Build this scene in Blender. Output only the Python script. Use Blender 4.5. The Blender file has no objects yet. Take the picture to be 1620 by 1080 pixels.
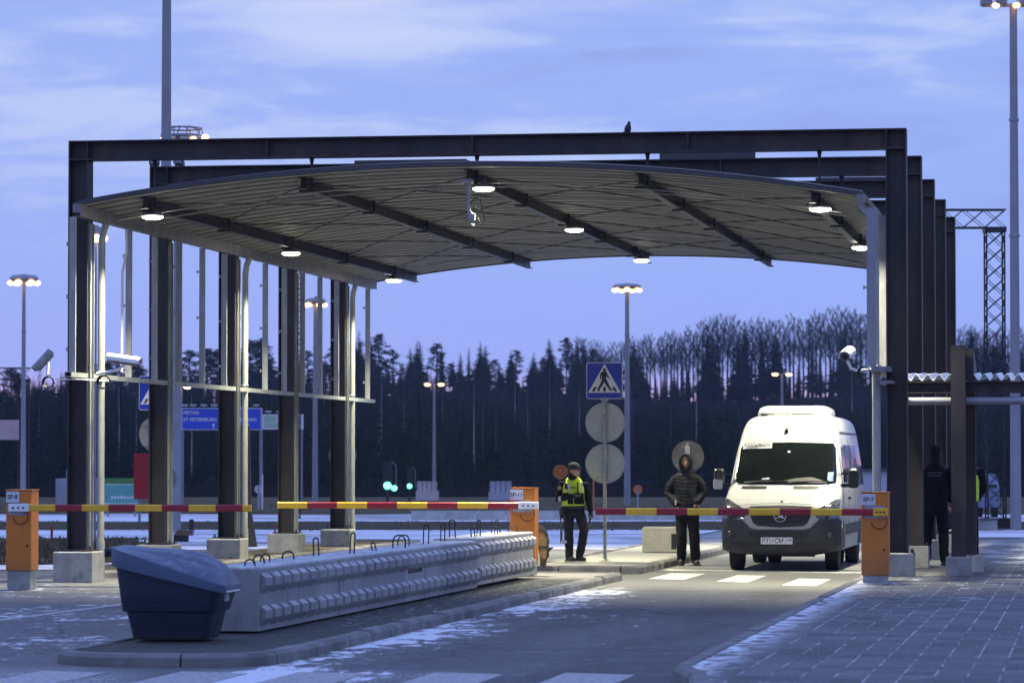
import bpy, bmesh, math, random
from math import sin, cos, pi, radians, atan2, sqrt, tan
from mathutils import Vector, Matrix, noise as mnoise
random.seed(7)
SC = bpy.context.scene
COL = SC.collection
# ------------------------------------------------------------------ the camera, and where a line of sight meets the ground
EYE = 1.76
FPX, PITCH, HEAD = 5579.4, 0.034861, 0.1627
CAM = Vector((15.19, -51.27, EYE))
BAY, SPAN = 4.6328, 12.576
def ray(u, v):
    a, b = (u - 810) / FPX, (540 - v) / FPX
    x, y, z = a, cos(PITCH) - b * sin(PITCH), sin(PITCH) + b * cos(PITCH)
    return Vector((x * cos(HEAD) - y * sin(HEAD), x * sin(HEAD) + y * cos(HEAD), z)), y
def at(u, v, z=0.0):
    r, _ = ray(u, v)
    t = (z - EYE) / r.z
    p = CAM + r * t
    p.z = z
    return p
def far(u, v, d):
    r, y = ray(u, v)
    return CAM + r * (d / y)
# ------------------------------------------------------------------ mesh building
class MB:
    def __init__(s): s.v = []; s.f = []; s.m = []
    def add(s, vs, fs, mi=0, M=None):
        o = len(s.v)
        s.v += [tuple(M @ Vector(p)) if M else tuple(p) for p in vs]
        for f in fs:
            s.f.append(tuple(i + o for i in f)); s.m.append(mi)
    def box(s, x0, x1, y0, y1, z0, z1, mi=0, M=None):
        s.add([(x0,y0,z0),(x1,y0,z0),(x1,y1,z0),(x0,y1,z0),(x0,y0,z1),(x1,y0,z1),(x1,y1,z1),(x0,y1,z1)],
              [(3,2,1,0),(4,5,6,7),(0,1,5,4),(1,2,6,5),(2,3,7,6),(3,0,4,7)], mi, M)
    def rings(s, R, mi=0, cap=True, M=None, closed=True):
        n = len(R[0]); vs = [p for r in R for p in r]; fs = []
        for i in range(len(R) - 1):
            for j in range(n if closed else n - 1):
                k = (j + 1) % n
                fs.append((i*n+j, i*n+k, (i+1)*n+k, (i+1)*n+j))
        if cap and closed:
            fs.append(tuple(range(n - 1, -1, -1))); fs.append(tuple((len(R)-1)*n + j for j in range(n)))
        s.add(vs, fs, mi, M)
    def tube(s, pts, r, n=10, mi=0, cap=True, M=None):
        pts = [Vector(p) for p in pts]; R = []
        rr = r if isinstance(r, (list, tuple)) else [r] * len(pts)
        up = None
        for i, p in enumerate(pts):
            d = (pts[min(i+1, len(pts)-1)] - pts[max(i-1, 0)]).normalized()
            if up is None: up = Vector((0,0,1)) if abs(d.z) < .9 else Vector((0,1,0))
            a = d.cross(up).normalized(); b = a.cross(d).normalized(); up = b
            R.append([tuple(p + (a*cos(2*pi*k/n) + b*sin(2*pi*k/n)) * rr[i]) for k in range(n)])
        s.rings(R, mi, cap, M)
    def lathe(s, prof, n=24, c=(0,0,0), mi=0, cap=True, M=None):
        s.rings([[(c[0]+r*cos(2*pi*k/n), c[1]+r*sin(2*pi*k/n), c[2]+z) for k in range(n)] for r, z in prof], mi, cap, M)
    def prism(s, poly, h0, h1, ax='y', mi=0, M=None):
        n = len(poly)
        def P(a, b, h): return {'y': (a,h,b), 'z': (a,b,h), 'x': (h,a,b)}[ax]
        vs = [P(a,b,h0) for a,b in poly] + [P(a,b,h1) for a,b in poly]
        s.add(vs, [tuple(range(n)), tuple(range(2*n-1, n-1, -1))] + [(i, (i+n), (i+1)%n+n, (i+1)%n) for i in range(n)], mi, M)
    def torus(s, c, R, r, axis='y', n=20, m=6, a0=0, a1=2*pi, mi=0):
        k = n; pts = []
        for i in range(k + 1):
            a = a0 + (a1-a0)*i/k
            q = {'y': (R*cos(a), 0, R*sin(a)), 'x': (0, R*cos(a), R*sin(a)), 'z': (R*cos(a), R*sin(a), 0)}[axis]
            pts.append((c[0]+q[0], c[1]+q[1], c[2]+q[2]))
        s.tube(pts, r, m, mi)
    def mesh(s, name, mats, smooth=None):
        me = bpy.data.meshes.new(name)
        me.from_pydata(s.v, [], s.f)
        for m in (mats if isinstance(mats, (list, tuple)) else [mats]): me.materials.append(m)
        me.polygons.foreach_set('material_index', s.m)
        bm = bmesh.new(); bm.from_mesh(me)
        bmesh.ops.recalc_face_normals(bm, faces=bm.faces); bm.to_mesh(me); bm.free()
        if smooth:
            me.polygons.foreach_set('use_smooth', [True]*len(me.polygons))
            me.set_sharp_from_angle(angle=radians(smooth))
        me.update()
        return me
    def obj(s, name, mats, parent=None, smooth=None, bevel=0, seg=2):
        o = link(name, s.mesh(name, mats, smooth), parent)
        if bevel:
            b = o.modifiers.new('bevel', 'BEVEL'); b.width = bevel; b.segments = seg; b.limit_method = 'ANGLE'; b.angle_limit = radians(40)
        return o
def link(name, me, parent=None, loc=None):
    o = bpy.data.objects.new(name, me); COL.objects.link(o)
    if parent: o.parent = parent
    if loc: o.location = loc
    return o
def tag(o, label=None, cat=None, group=None, kind=None):
    if label: o['label'] = label
    if cat: o['category'] = cat
    if group: o['group'] = group
    if kind: o['kind'] = kind
    return o
def thing(name, label, cat, loc=(0,0,0), rz=0, group=None):
    o = link(name, None); o.empty_display_size = .2
    o.location = loc; o.rotation_euler = (0, 0, rz)
    return tag(o, label, cat, group)
def kids(o): return [c for c in bpy.data.objects if c.parent == o]
def copy_tree(o, loc=None, rz=None, parent=None):
    c = o.copy(); COL.objects.link(c)
    if parent: c.parent = parent
    for k in kids(o): copy_tree(k, None, None, c)
    if loc is not None: c.location = loc
    if rz is not None: c.rotation_euler.z = rz
    return c
def struct(o): return tag(o, kind='structure')
RX = Matrix.Rotation(pi/2, 4, 'X')          # drawing plane xy -> upright, facing -y
def text(s, size, mat, parent, M, ext=.0015, name='lettering', shear=0, sx=1.0, align='CENTER', bold=0):
    cu = bpy.data.curves.new(name, 'FONT'); cu.body = s; cu.size = size; cu.extrude = ext; cu.shear = shear; cu.offset = bold
    cu.align_x = align; cu.align_y = 'CENTER'
    o = bpy.data.objects.new(name, cu); COL.objects.link(o)
    bpy.context.view_layer.update()
    me = bpy.data.meshes.new_from_object(o.evaluated_get(bpy.context.evaluated_depsgraph_get()))
    bpy.data.objects.remove(o)
    me.transform(M @ RX @ Matrix.Diagonal((sx,1,1,1)))
    me.materials.clear(); me.materials.append(mat)
    return link(name, me, parent)
T = Matrix.Translation
# ------------------------------------------------------------------ materials
class NB:
    def __init__(s, name):
        s.mat = bpy.data.materials.new(name); s.mat.use_nodes = True
        s.t = s.mat.node_tree; s.b = s.t.nodes['Principled BSDF']
        s._pos = None
    def n(s, t, **kw):
        d = s.t.nodes.new(t)
        for k, v in kw.items(): setattr(d, k, v)
        return d
    def put(s, sock, v):
        if isinstance(v, bpy.types.NodeSocket): s.t.links.new(v, sock)
        elif v is not None:
            if sock.type == 'RGBA' and len(v) == 3: v = (*v, 1)
            sock.default_value = v
    def math(s, op, a, b=None, c=None, clamp=False):
        d = s.n('ShaderNodeMath', operation=op, use_clamp=clamp)
        s.put(d.inputs[0], a)
        if b is not None: s.put(d.inputs[1], b)
        if c is not None: s.put(d.inputs[2], c)
        return d.outputs[0]
    def add(s, a, b): return s.math('ADD', a, b)
    def mul(s, a, b): return s.math('MULTIPLY', a, b)
    def inv(s, a): return s.math('SUBTRACT', 1.0, a)
    def ss(s, x, a, b):
        d = s.n('ShaderNodeMapRange', interpolation_type='SMOOTHSTEP')
        s.put(d.inputs[0], x); d.inputs[1].default_value = a; d.inputs[2].default_value = b
        return d.outputs[0]
    def mix(s, f, a, b):
        d = s.n('ShaderNodeMix', data_type='RGBA')
        s.put(d.inputs[0], f); s.put(d.inputs[6], a); s.put(d.inputs[7], b)
        return d.outputs[2]
    def pos(s, obj=False):
        if obj: return s.n('ShaderNodeTexCoord').outputs['Object']
        if not s._pos: s._pos = s.n('ShaderNodeNewGeometry').outputs['Position']
        return s._pos
    def xyz(s, v=None):
        d = s.n('ShaderNodeSeparateXYZ'); s.put(d.inputs[0], v or s.pos()); return d.outputs
    def scale(s, v, sc, loc=(0,0,0)):
        d = s.n('ShaderNodeMapping'); s.put(d.inputs[0], v); d.inputs[3].default_value = sc; d.inputs[1].default_value = loc
        return d.outputs[0]
    def noise(s, v, sc=1, det=4, rough=.55, dist=0):
        d = s.n('ShaderNodeTexNoise'); s.put(d.inputs['Vector'], v); d.inputs['Scale'].default_value = sc
        d.inputs['Detail'].default_value = det; d.inputs['Roughness'].default_value = rough; d.inputs['Distortion'].default_value = dist
        return d.outputs[0]
    def bump(s, h, st=.3, dist=.01):
        d = s.n('ShaderNodeBump'); s.put(d.inputs['Height'], h); d.inputs['Strength'].default_value = st; d.inputs['Distance'].default_value = dist
        s.t.links.new(d.outputs[0], s.b.inputs['Normal'])
    def out(s, col, rough=.6, metal=0, spec=None):
        s.put(s.b.inputs['Base Color'], col); s.put(s.b.inputs['Roughness'], rough); s.put(s.b.inputs['Metallic'], metal)
        if spec is not None: s.put(s.b.inputs['Specular IOR Level'], spec)
        return s.mat
def mat(name, c, rough=.6, metal=0, var=.12, sc=6, bump=0, stretch=(1,1,1), spec=None, c2=None, th=None, bs=None):
    b = NB(name); v = b.scale(b.pos(True), stretch)
    nz = b.noise(v, sc, 5)
    lo = tuple(x*(1-var) for x in c); hi = tuple(min(1, x*(1+var)) for x in c)
    col = b.mix(b.ss(nz, .3, .7), lo, hi)
    if c2:
        n2 = b.noise(v, sc*.45, 6, .65)
        col = b.mix(b.ss(n2, th or .52, (th or .52)+.12), col, c2)
    if bump: b.bump(b.noise(v, bs or sc*6, 6, .6), .5, bump)
    r = b.math('ADD', b.mul(b.noise(v, sc*2, 3), .25), rough-.12)
    return b.out(col, r, metal, spec)
def glow(name, c, st):
    m = bpy.data.materials.new(name); m.use_nodes = True
    b = m.node_tree.nodes['Principled BSDF']
    b.inputs['Base Color'].default_value = (.8,.8,.8,1)
    b.inputs['Emission Color'].default_value = (*c,1); b.inputs['Emission Strength'].default_value = st
    return m
M = {}
M['steel'] = mat('weathered_steel', (.036,.030,.029), .55, .25, .45, 2.6, .002, (1,1,.30), c2=(.082,.048,.034), th=.54)
M['steel_dark'] = mat('dark_steel', (.02,.018,.017), .5, .3, .3, 5)
M['galv'] = mat('galvanised_steel', (.30,.31,.29), .48, .35, .16, 9, 0, (1,1,.3), c2=(.21,.22,.205), th=.56)
M['galv_dull'] = mat('dull_galvanised_steel', (.20,.20,.21), .5, .4, .2, 9, 0, (1,1,.3))
M['sheet'] = mat('trapezoid_sheet', (.20,.199,.172), .55, .1, .10, 1.3, 0, (.5,1.5,1))
M['seam'] = mat('seam_steel', (.075,.074,.066), .6, .1, .1, 3)
M['trim'] = mat('edge_trim', (.055,.055,.06), .45, .3, .12, 3)
M['concrete'] = mat('concrete', (.27,.27,.26), .85, 0, .22, 3.5, .004, c2=(.17,.17,.165), th=.56)
M['concrete_pale'] = mat('pale_concrete', (.40,.39,.35), .85, 0, .15, 3.0, .004, c2=(.31,.31,.28), th=.57)
M['kerb'] = mat('kerb_granite', (.15,.145,.14), .8, 0, .3, 2.5, .006, c2=(.23,.22,.22), th=.56)
M['rubber'] = mat('black_rubber', (.012,.012,.013), .6, 0, .2, 8)
M['cable'] = mat('black_cable', (.01,.01,.012), .45, 0, .1, 8)
M['white_metal'] = mat('white_painted_metal', (.74,.74,.72), .35, 0, .05, 5)
def painted(name, c, dirt, d=.6):
    b = NB(name); p = b.pos(True); Z = b.xyz(p)[2]
    n = b.noise(p, 2.2, 5); st = b.noise(b.scale(p, (7,7,.6)), 1.6, 5, .65); sp = b.noise(p, 26, 5, .75)
    col = b.mix(n, tuple(q*.86 for q in c), tuple(q*1.08 for q in c))
    col = b.mix(b.mul(b.ss(st, .52, .70), d*.5), col, dirt)
    col = b.mix(b.mul(b.inv(b.ss(b.add(Z, b.mul(sp, .35)), .25, .75)), d), col, dirt)
    col = b.mix(b.mul(b.ss(sp, .66, .70), .7), col, dirt)
    b.bump(sp, .2, .002)
    return b.out(col, b.add(.32, b.mul(st, .3)))
M['orange'] = painted('orange_painted_steel', (.56,.17,.010), (.20,.085,.035))
M['arm_red'] = mat('red_reflective_stripe', (.25,.008,.02), .35, 0, .10, 8)
M['arm_yellow'] = mat('yellow_reflective_stripe', (.72,.42,.02), .35, 0, .07, 8)
M['plate'] = mat('pale_label_plate', (.52,.53,.57), .4, 0, .04, 6)
M['panel_grey'] = mat('grey_access_panel', (.30,.32,.40), .4, .2, .08, 6)
M['ink'] = mat('black_ink', (.012,.012,.016), .5, 0, .05, 4)
M['white_ink'] = mat('white_ink', (.75,.75,.75), .45, 0, .04, 4)
M['sign_blue'] = mat('blue_sign_face', (.012,.035,.33), .35, 0, .06, 4)
M['sign_white'] = mat('white_sign_face', (.70,.70,.68), .4, 0, .04, 4)
M['sign_back'] = mat('grey_sign_back', (.40,.41,.38), .5, .15, .10, 4, c2=(.33,.34,.32), th=.58)
M['sign_back_dark'] = mat('dull_sign_back', (.19,.19,.185), .55, .1, .10, 4)
M['red_panel'] = mat('red_panel', (.36,.006,.008), .5, 0, .10, 4)
M['skin'] = mat('skin', (.50,.30,.22), .5, 0, .08, 30)
M['pole_grey'] = mat('grey_mast_paint', (.25,.25,.28), .5, .3, .08, 2)
M['lamp_white'] = glow('canopy_led', (1.0,.97,.80), 30)
M['lamp_warm'] = glow('sodium_lamp', (1.0,.52,.15), 7)
M['lamp_pale'] = glow('warm_white_lamp', (1.0,.72,.40), 12)
M['lamp_green'] = glow('green_signal', (.10,1.0,.62), 4)
M['lamp_pink'] = glow('pale_lamp', (1.0,.80,.72), 14)
# ------------------------------------------------------------------ ground materials
def snow_white(b): return b.mix(b.noise(b.pos(), 3, 4), (.60,.62,.66), (.74,.75,.78))
def asphalt_mat():
    b = NB('frosty_asphalt'); X, Y, Z = b.xyz(); p = b.pos()
    big = b.noise(b.scale(p, (.35,.12,1)), 1, 4)
    col = b.mix(b.ss(big, .3, .7), (.078,.077,.076), (.135,.132,.128))
    grit = b.noise(p, 55, 3, .7)
    col = b.mix(b.ss(grit, .35, .75), b.mix(.35, col, (.03,.03,.03)), col)
    mid = b.noise(b.scale(p, (1,.45,1)), 7, 6, .7)
    col = b.mix(b.mul(b.ss(mid, .50, .68), .45), col, (.20,.198,.195))
    col = b.mix(b.mul(b.ss(b.noise(p, 16, 5, .8), .58, .66), .6), col, (.028,.028,.028))
    ck = b.n('ShaderNodeTexVoronoi', feature='DISTANCE_TO_EDGE'); b.put(ck.inputs['Vector'], b.scale(b.pos(), (.22,.16,1))); ck.inputs['Scale'].default_value = 1.0
    col = b.mix(b.mul(b.inv(b.ss(b.add(ck.outputs['Distance'], b.mul(mid, .01)), .006, .012)), .7), col, (.02,.02,.02))
    # polished wheel tracks
    tr = b.mul(b.ss(X, 10.3, 10.7), b.inv(b.ss(X, 11.1, 11.5)))
    tr2 = b.mul(b.ss(X, 8.9, 9.2), b.inv(b.ss(X, 9.5, 9.9)))
    tk = b.mul(b.math('MAXIMUM', tr, b.mul(tr2, .6)), b.ss(b.noise(b.scale(p, (1.5,.25,1)), 1, 3), .3, .6))
    col = b.mix(b.mul(tk, .55), col, (.05,.05,.05))
    # paler under the roof: dry asphalt, plus the lamps' light pool painted in
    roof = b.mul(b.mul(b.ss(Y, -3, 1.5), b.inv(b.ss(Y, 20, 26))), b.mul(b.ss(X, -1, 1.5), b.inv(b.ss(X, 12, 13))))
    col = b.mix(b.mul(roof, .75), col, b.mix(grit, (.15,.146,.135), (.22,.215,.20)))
    # driven-in snow and frost
    n1 = b.add(b.mul(b.noise(b.scale(p, (1.5,1.0,1)), 1.5, 9, .68, .4), .55), b.mul(b.noise(b.scale(p, (3.6,1.5,1)), 2.2, 7, .62, .6), .45))
    n3 = b.noise(b.scale(p, (.5,.22,1)), 1.0, 3, .5)
    free = b.mul(b.inv(b.ss(Y, -4, 2)), 1.0)
    kerb = b.mul(b.mul(b.ss(X, 7.9, 8.12), b.inv(b.ss(X, 8.15, 9.8))), b.inv(b.ss(Y, -3.5, 2.5)))
    lane = b.mul(b.mul(b.ss(X, 8.6, 9.2), b.inv(b.ss(X, 10.3, 10.9))), free)
    left = b.mul(b.inv(b.ss(X, 5.4, 6.1)), free)
    front = b.mul(b.inv(b.ss(X, 8.6, 10.6)), b.inv(b.ss(Y, -22.2, -21.0)))
    bias = b.add(b.add(b.mul(kerb, .165), b.mul(lane, .035)), b.add(b.mul(left, .085), b.mul(front, .07)))
    val = b.add(b.add(b.mul(n1, .72), b.mul(n3, .28)), bias)
    m = b.ss(val, .63, .665)
    m = b.mul(m, b.math('MAXIMUM', free, b.mul(kerb, .8)))
    fine = b.noise(p, 26, 4, .75)
    # thin frosty sprinkle round the patches
    thin = b.mul(b.ss(val, .52, .64), b.ss(fine, .54, .62))
    speck = b.mul(b.mul(front, b.ss(fine, .47, .56)), b.ss(n3, .35, .6))
    m = b.math('MAXIMUM', b.mul(m, b.ss(fine, .30, .46)), b.mul(b.math('MAXIMUM', b.mul(thin, free), speck), .75), clamp=True)
    # distant road is under a thin skin of snow
    farx = b.mul(b.ss(Y, 20, 24), .0)
    col = b.mix(m, col, snow_white(b))
    b.bump(b.add(b.mul(grit, .4), b.mul(m, 1.4)), .5, .008)
    return b.out(col, b.add(.66, b.mul(m, .2)), 0, .2)
def paver_mat():
    b = NB('frosty_pavers'); X, Y, Z = b.xyz(); p = b.pos()
    v = b.n('ShaderNodeCombineXYZ'); b.put(v.inputs[0], Y); b.put(v.inputs[1], X)
    wob = b.noise(p, 2.2, 2)
    br = b.n('ShaderNodeTexBrick'); br.offset = .5; br.squash = 1
    b.put(br.inputs['Vector'], v.outputs[0]); br.inputs['Scale'].default_value = 1
    br.inputs['Mortar Size'].default_value = .009; br.inputs['Mortar Smooth'].default_value = .3
    br.inputs['Brick Width'].default_value = .50; br.inputs['Row Height'].default_value = .25
    br.inputs['Color1'].default_value = (.055,.055,.058,1); br.inputs['Color2'].default_value = (.145,.143,.142,1)
    br.inputs['Mortar'].default_value = (.05,.05,.05,1)
    mort = br.outputs['Fac']
    col = b.mix(b.ss(b.noise(p, 30, 4, .7), .35, .7), b.mix(.4, br.outputs['Color'], (.035,.035,.037)), br.outputs['Color'])
    stn = b.noise(b.scale(p, (1,.5,1)), .8, 6, .7)
    col = b.mix(b.mul(b.ss(stn, .48, .66), .6), col, (.045,.045,.047))
    n1 = b.noise(p, 1.6, 6, .6)
    outside = b.inv(b.mul(b.ss(Y, -1.5, .5), b.inv(b.ss(X, 12.4, 14.5))))
    m = b.mul(b.mul(mort, .62), b.ss(b.add(b.mul(n1, .7), b.mul(b.noise(p, 8, 5, .7), .65)), .62, .76))
    edge = b.mul(b.inv(b.ss(X, 11.98, 12.5)), b.ss(b.noise(p, 5, 5), .42, .52))
    n2 = b.noise(b.scale(p, (1.2,.5,1)), 2.4, 8, .7)
    patch = b.mul(b.ss(n2, .60, .66), b.ss(Y, -14, -4))
    farsnow = b.mul(b.ss(Y, 4, 12), b.ss(b.noise(b.scale(p, (.6,.25,1)), 2.2, 8, .7), .40, .62))
    m = b.math('MAXIMUM', b.math('MAXIMUM', m, edge), b.math('MAXIMUM', patch, farsnow))
    m = b.mul(m, outside)
    frost = b.mul(b.mul(b.ss(b.noise(p, 34, 4, .8), .56, .64), .45), outside)
    m = b.math('MAXIMUM', m, frost)
    col = b.mix(m, col, snow_white(b))
    h = b.add(b.inv(mort), b.mul(b.noise(p, 40, 4), .25))
    b.bump(h, .6, .006)
    return b.out(col, .65, 0, .2)
def moss_mat():
    b = NB('mossy_pavers'); X, Y, Z = b.xyz(); p = b.pos()
    br = b.n('ShaderNodeTexBrick'); b.put(br.inputs['Vector'], b.scale(p, (1,1,1)))
    br.inputs['Scale'].default_value = 1; br.inputs['Mortar Size'].default_value = .022
    br.inputs['Brick Width'].default_value = .30; br.inputs['Row Height'].default_value = .15
    br.inputs['Color1'].default_value = (.065,.064,.062,1); br.inputs['Color2'].default_value = (.042,.041,.040,1); br.inputs['Mortar'].default_value = (.012,.018,.007,1)
    n1 = b.noise(p, 3, 6)
    col = b.mix(b.ss(n1, .52, .64), br.outputs['Color'], (.020,.026,.012))
    fr = b.mul(b.ss(b.noise(b.scale(p, (1,.6,1)), 9, 6, .7), .58, .66), b.inv(b.ss(Y, -3, 0)))
    col = b.mix(b.mul(fr, b.ss(Y, -17.5, -15)), col, (.55,.56,.6))
    b.bump(b.add(b.inv(br.outputs['Fac']), b.noise(p, 25, 3)), .7, .012)
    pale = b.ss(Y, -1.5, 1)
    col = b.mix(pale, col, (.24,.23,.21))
    return b.out(col, .85)
def slab_mat():
    b = NB('pale_island_paving'); p = b.pos()
    col = b.mix(b.noise(p, 2.2, 6), (.20,.195,.175), (.31,.30,.27))
    fr = b.ss(b.noise(b.scale(p, (.8,.35,1)), 2.5, 7, .65), .55, .68); Y = b.xyz()[1]
    col = b.mix(b.mul(fr, b.ss(Y, 13, 22)), col, (.62,.63,.66))
    b.bump(b.noise(p, 40, 4), .4, .004)
    return b.out(col, .8)
def snowfield_mat(name, lo, sx=.25, sy=.6, cover=.42):
    b = NB(name); p = b.pos()
    n1 = b.noise(b.scale(p, (sx,sy,1)), .55, 9, .66, .3)
    m = b.ss(n1, cover-.08, cover+.10)
    col = b.mix(m, lo, b.mix(b.noise(p, .3, 3), (.62,.61,.65), (.74,.73,.76)))
    b.bump(n1, .6, .1)
    return b.out(col, .85)
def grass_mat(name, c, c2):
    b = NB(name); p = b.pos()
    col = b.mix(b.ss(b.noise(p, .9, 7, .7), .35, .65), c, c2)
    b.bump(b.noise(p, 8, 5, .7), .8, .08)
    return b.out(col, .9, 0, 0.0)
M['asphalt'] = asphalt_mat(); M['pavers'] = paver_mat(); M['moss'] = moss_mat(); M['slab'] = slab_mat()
M['snow'] = snowfield_mat('trodden_snow', (.20,.195,.20), cover=.44)
M['snow_far'] = snowfield_mat('far_snow', (.22,.20,.19), .12, .3, .46)
M['grass'] = grass_mat('withered_grass', (.085,.075,.045), (.16,.135,.09))
M['grass_dark'] = grass_mat('dark_turf', (.075,.066,.048), (.13,.112,.085))
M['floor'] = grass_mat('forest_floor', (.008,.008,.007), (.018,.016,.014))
def paint_mat(name, c, wear):
    b = NB(name); p = b.pos()
    w = b.ss(b.noise(p, 14, 6, .75), wear, wear+.1)
    col = b.mix(w, c, (.12,.118,.115))
    return b.out(col, .55)
M['paint'] = paint_mat('worn_white_road_paint', (.62,.61,.57), .60)
M['paint_old'] = paint_mat('frosted_road_paint', (.34,.34,.35), .50)

def sheet(name, pts, z, m, thick=0):
    b = MB(); b.add([(p[0], p[1], z) for p in pts], [tuple(range(len(pts)))])
    return struct(b.obj(name, m))
# terrain: flat to the edge of the wood, then a long ridge (camera-aligned grid)
CH, SH = cos(HEAD), sin(HEAD)
def wpt(x, d, z): return (CAM.x + x*CH - d*SH, CAM.y + x*SH + d*CH, z)
def ridge_z(x, d):
    # x lateral metres, d depth metres
    t = min(1, max(0, (d - 265) / 315)); t = t*t*(3-2*t)
    u = 810 + FPX * x / max(d, 1)
    crest = 12.3 + 1.6*sin(x*.035+.7) + 1.0*sin(x*.09+2.1) + (-1.0 if u > 1000 else -1.0*max(0, min(1, (u-600)/400)))
    z = crest * t
    if d > 600: z -= (d-600)*.02
    return z - .03
b = MB(); xs = [-440,-300] + [-220+8*i for i in range(56)] + [300,440]
ds = [-60, 10, 60, 120, 200] + [265+12*i for i in range(30)] + [650, 700]
vs = [wpt(x, d, ridge_z(x, d) + (mnoise.noise(Vector((x*.05, d*.05, 0)))*.5 if d > 290 else 0)) for d in ds for x in xs]
nx = len(xs)
b.add(vs, [(j*nx+i, j*nx+i+1, (j+1)*nx+i+1, (j+1)*nx+i) for j in range(len(ds)-1) for i in range(nx-1)])
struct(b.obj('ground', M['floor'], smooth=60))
def band(name, v0, v1, z, m, u0=-420, u1=2050, wob=0):
    L = []; n = 24
    for i in range(n+1):
        u = u0+(u1-u0)*i/n; p = at(u, v0 + wob*mnoise.noise(Vector((u*.013, v0, 0)))); L.append((p.x, p.y))
    for i in range(n, -1, -1):
        u = u0+(u1-u0)*i/n; p = at(u, v1 + wob*mnoise.noise(Vector((u*.013, v1, 0)))); L.append((p.x, p.y))
    bb = MB(); k = n+1
    vs = [(x, y, z) for x, y in L]
    bb.add(vs, [(i, i+1, 2*k-2-i, 2*k-1-i) for i in range(n)])
    return struct(bb.obj(name, m))
# asphalt everywhere up to the snow-covered ground behind the gate
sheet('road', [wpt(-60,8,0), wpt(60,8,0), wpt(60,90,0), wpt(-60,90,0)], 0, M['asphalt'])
band('far_field', 834, 786, .000, M['grass'], wob=0)
band('snow_field', 869, 836.5, .006, M['snow'], wob=1.5)
band('snow_field', 826, 813, .006, M['snow_far'], wob=2)
band('dark_verge', 838, 825, .012, M['grass_dark'], wob=1.2)
band('grass_verge', 811.5, 800, .012, M['grass'], wob=1.0)
# left verge of withered grass beside the posts
q = [at(-420,893), at(60,894), at(190,888), at(232,880), at(232,866), at(215,852), at(-420,850)]
sheet('grass_verge', q, .014, M['grass_dark'])
q = [at(-420,903), at(170,901), at(262,893), at(262,885), at(150,892), at(-420,896)]
sheet('path', q, .010, M['snow'])

# raised islands and pavements with kerbs
def rounded(x0, x1, y0, y1, r0, r1, n=6):
    P = []
    for cx, cy, a, r in ((x1-r0, y0+r0, -pi/2, r0), (x1-r1, y1-r1, 0, r1), (x0+r1, y1-r1, pi/2, r1), (x0+r0, y0+r0, pi, r0)):
        for i in range(n+1):
            t = a + pi/2*i/n; P.append((cx+r*cos(t), cy+r*sin(t)))
    return P
def inset(P, d):
    n = len(P); out = []
    for i in range(n):
        a, c = Vector(P[i-1]), Vector(P[(i+1)%n]); t = (c-a)
        if t.length < 1e-6: out.append(P[i]); continue
        t.normalize(); out.append((P[i][0]-t.y*d, P[i][1]+t.x*d))
    return out
def island(name, P, h, mtop, kw=.15, joint=1.0):
    Q = inset(P, kw)
    bb = MB(); bb.add([(x,y,h-.012) for x,y in Q], [tuple(range(len(Q)))])
    struct(bb.obj(name, mtop))
    # kerb stones laid along the outline, with small joints
    kb = MB(); n = len(P); cum = [0]
    for i in range(n): cum.append(cum[-1] + (Vector(P[(i+1)%n])-Vector(P[i])).length)
    total = cum[-1]
    def on(R, s):
        s = s % total
        for i in range(n):
            if cum[i] <= s <= cum[i+1]+1e-9:
                t = (s-cum[i])/max(1e-9, cum[i+1]-cum[i]); a, c = R[i], R[(i+1)%n]
                return (a[0]+(c[0]-a[0])*t, a[1]+(c[1]-a[1])*t)
    m = max(3, int(round(total/joint)))
    rnd = random.Random(len(name)+m)
    P2 = inset(P, .03)
    for k in range(m):
        s0, s1 = total*k/m+.008, total*(k+1)/m-.008
        dz = rnd.uniform(-.006,.006); dd = rnd.uniform(-.006,.006)
        R = []
        for j in range(5):
            s = s0+(s1-s0)*j/4; o = on(P, s); o2 = on(P2, s); i_ = on(Q, s)
            R.append([(o[0]+dd,o[1],-.02),(o[0]+dd,o[1],h-.035+dz),(o2[0]+dd,o2[1],h+dz),(i_[0],i_[1],h+dz),(i_[0],i_[1],-.02)])
        kb.rings(R)
    return struct(kb.obj('kerb', M['kerb'], smooth=25))
island('block_island', rounded(6.06, 8.12, -21.4, 2.5, .75, .35), .115, M['moss'])
island('crossing_island', rounded(6.05, 8.02, 5.0, 48, .3, .3), .13, M['slab'])
island('post_island', rounded(-.85, .72, 1.9, 25, .4, .4), .12, M['grass_dark'])
# right-hand pavement: near corner splayed, left edge runs with the lane
RP = [(11.88,-23.2),(12.12,-24.2),(12.35,-26),(13,-29),(34,-29),(34,27),(11.88,27)]
island('pavement', RP, .16, M['pavers'], .14, 1.0)
# markings
def stripe(x, y0, y1, w=.55, m='paint', skew=0):
    bb = MB(); bb.add([(x-w/2,y0,.004),(x+w/2,y0-skew,.004),(x+w/2,y1-skew,.004),(x-w/2,y1,.004)], [(0,1,2,3)])
    return struct(bb.obj('road_marking', M[m]))
stripe(8.74, 2.75, 5.75, .60, skew=.3); stripe(9.86, 1.7, 4.95, .50, skew=.3); stripe(10.98, .3, 3.4, .52, skew=.3)
bb = MB(); bb.add([(8.15,7.2,.004),(11.8,6.0,.004),(11.8,6.5,.004),(8.15,7.7,.004)], [(0,1,2,3)]); struct(bb.obj('road_marking', M['paint']))
for x in (5.6, 6.75, 7.95, 8.95, 10.1, 11.2): stripe(x-.1, -26.6, -22.0+.1*(x-8), .62, 'paint_old', .2)
bb = MB(); bb.add([(2.9,-13.2,.004),(3.05,-13.2,.004),(3.3,-4.5,.004),(3.15,-4.5,.004)], [(0,1,2,3)]); struct(bb.obj('road_marking', M['paint_old']))
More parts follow.
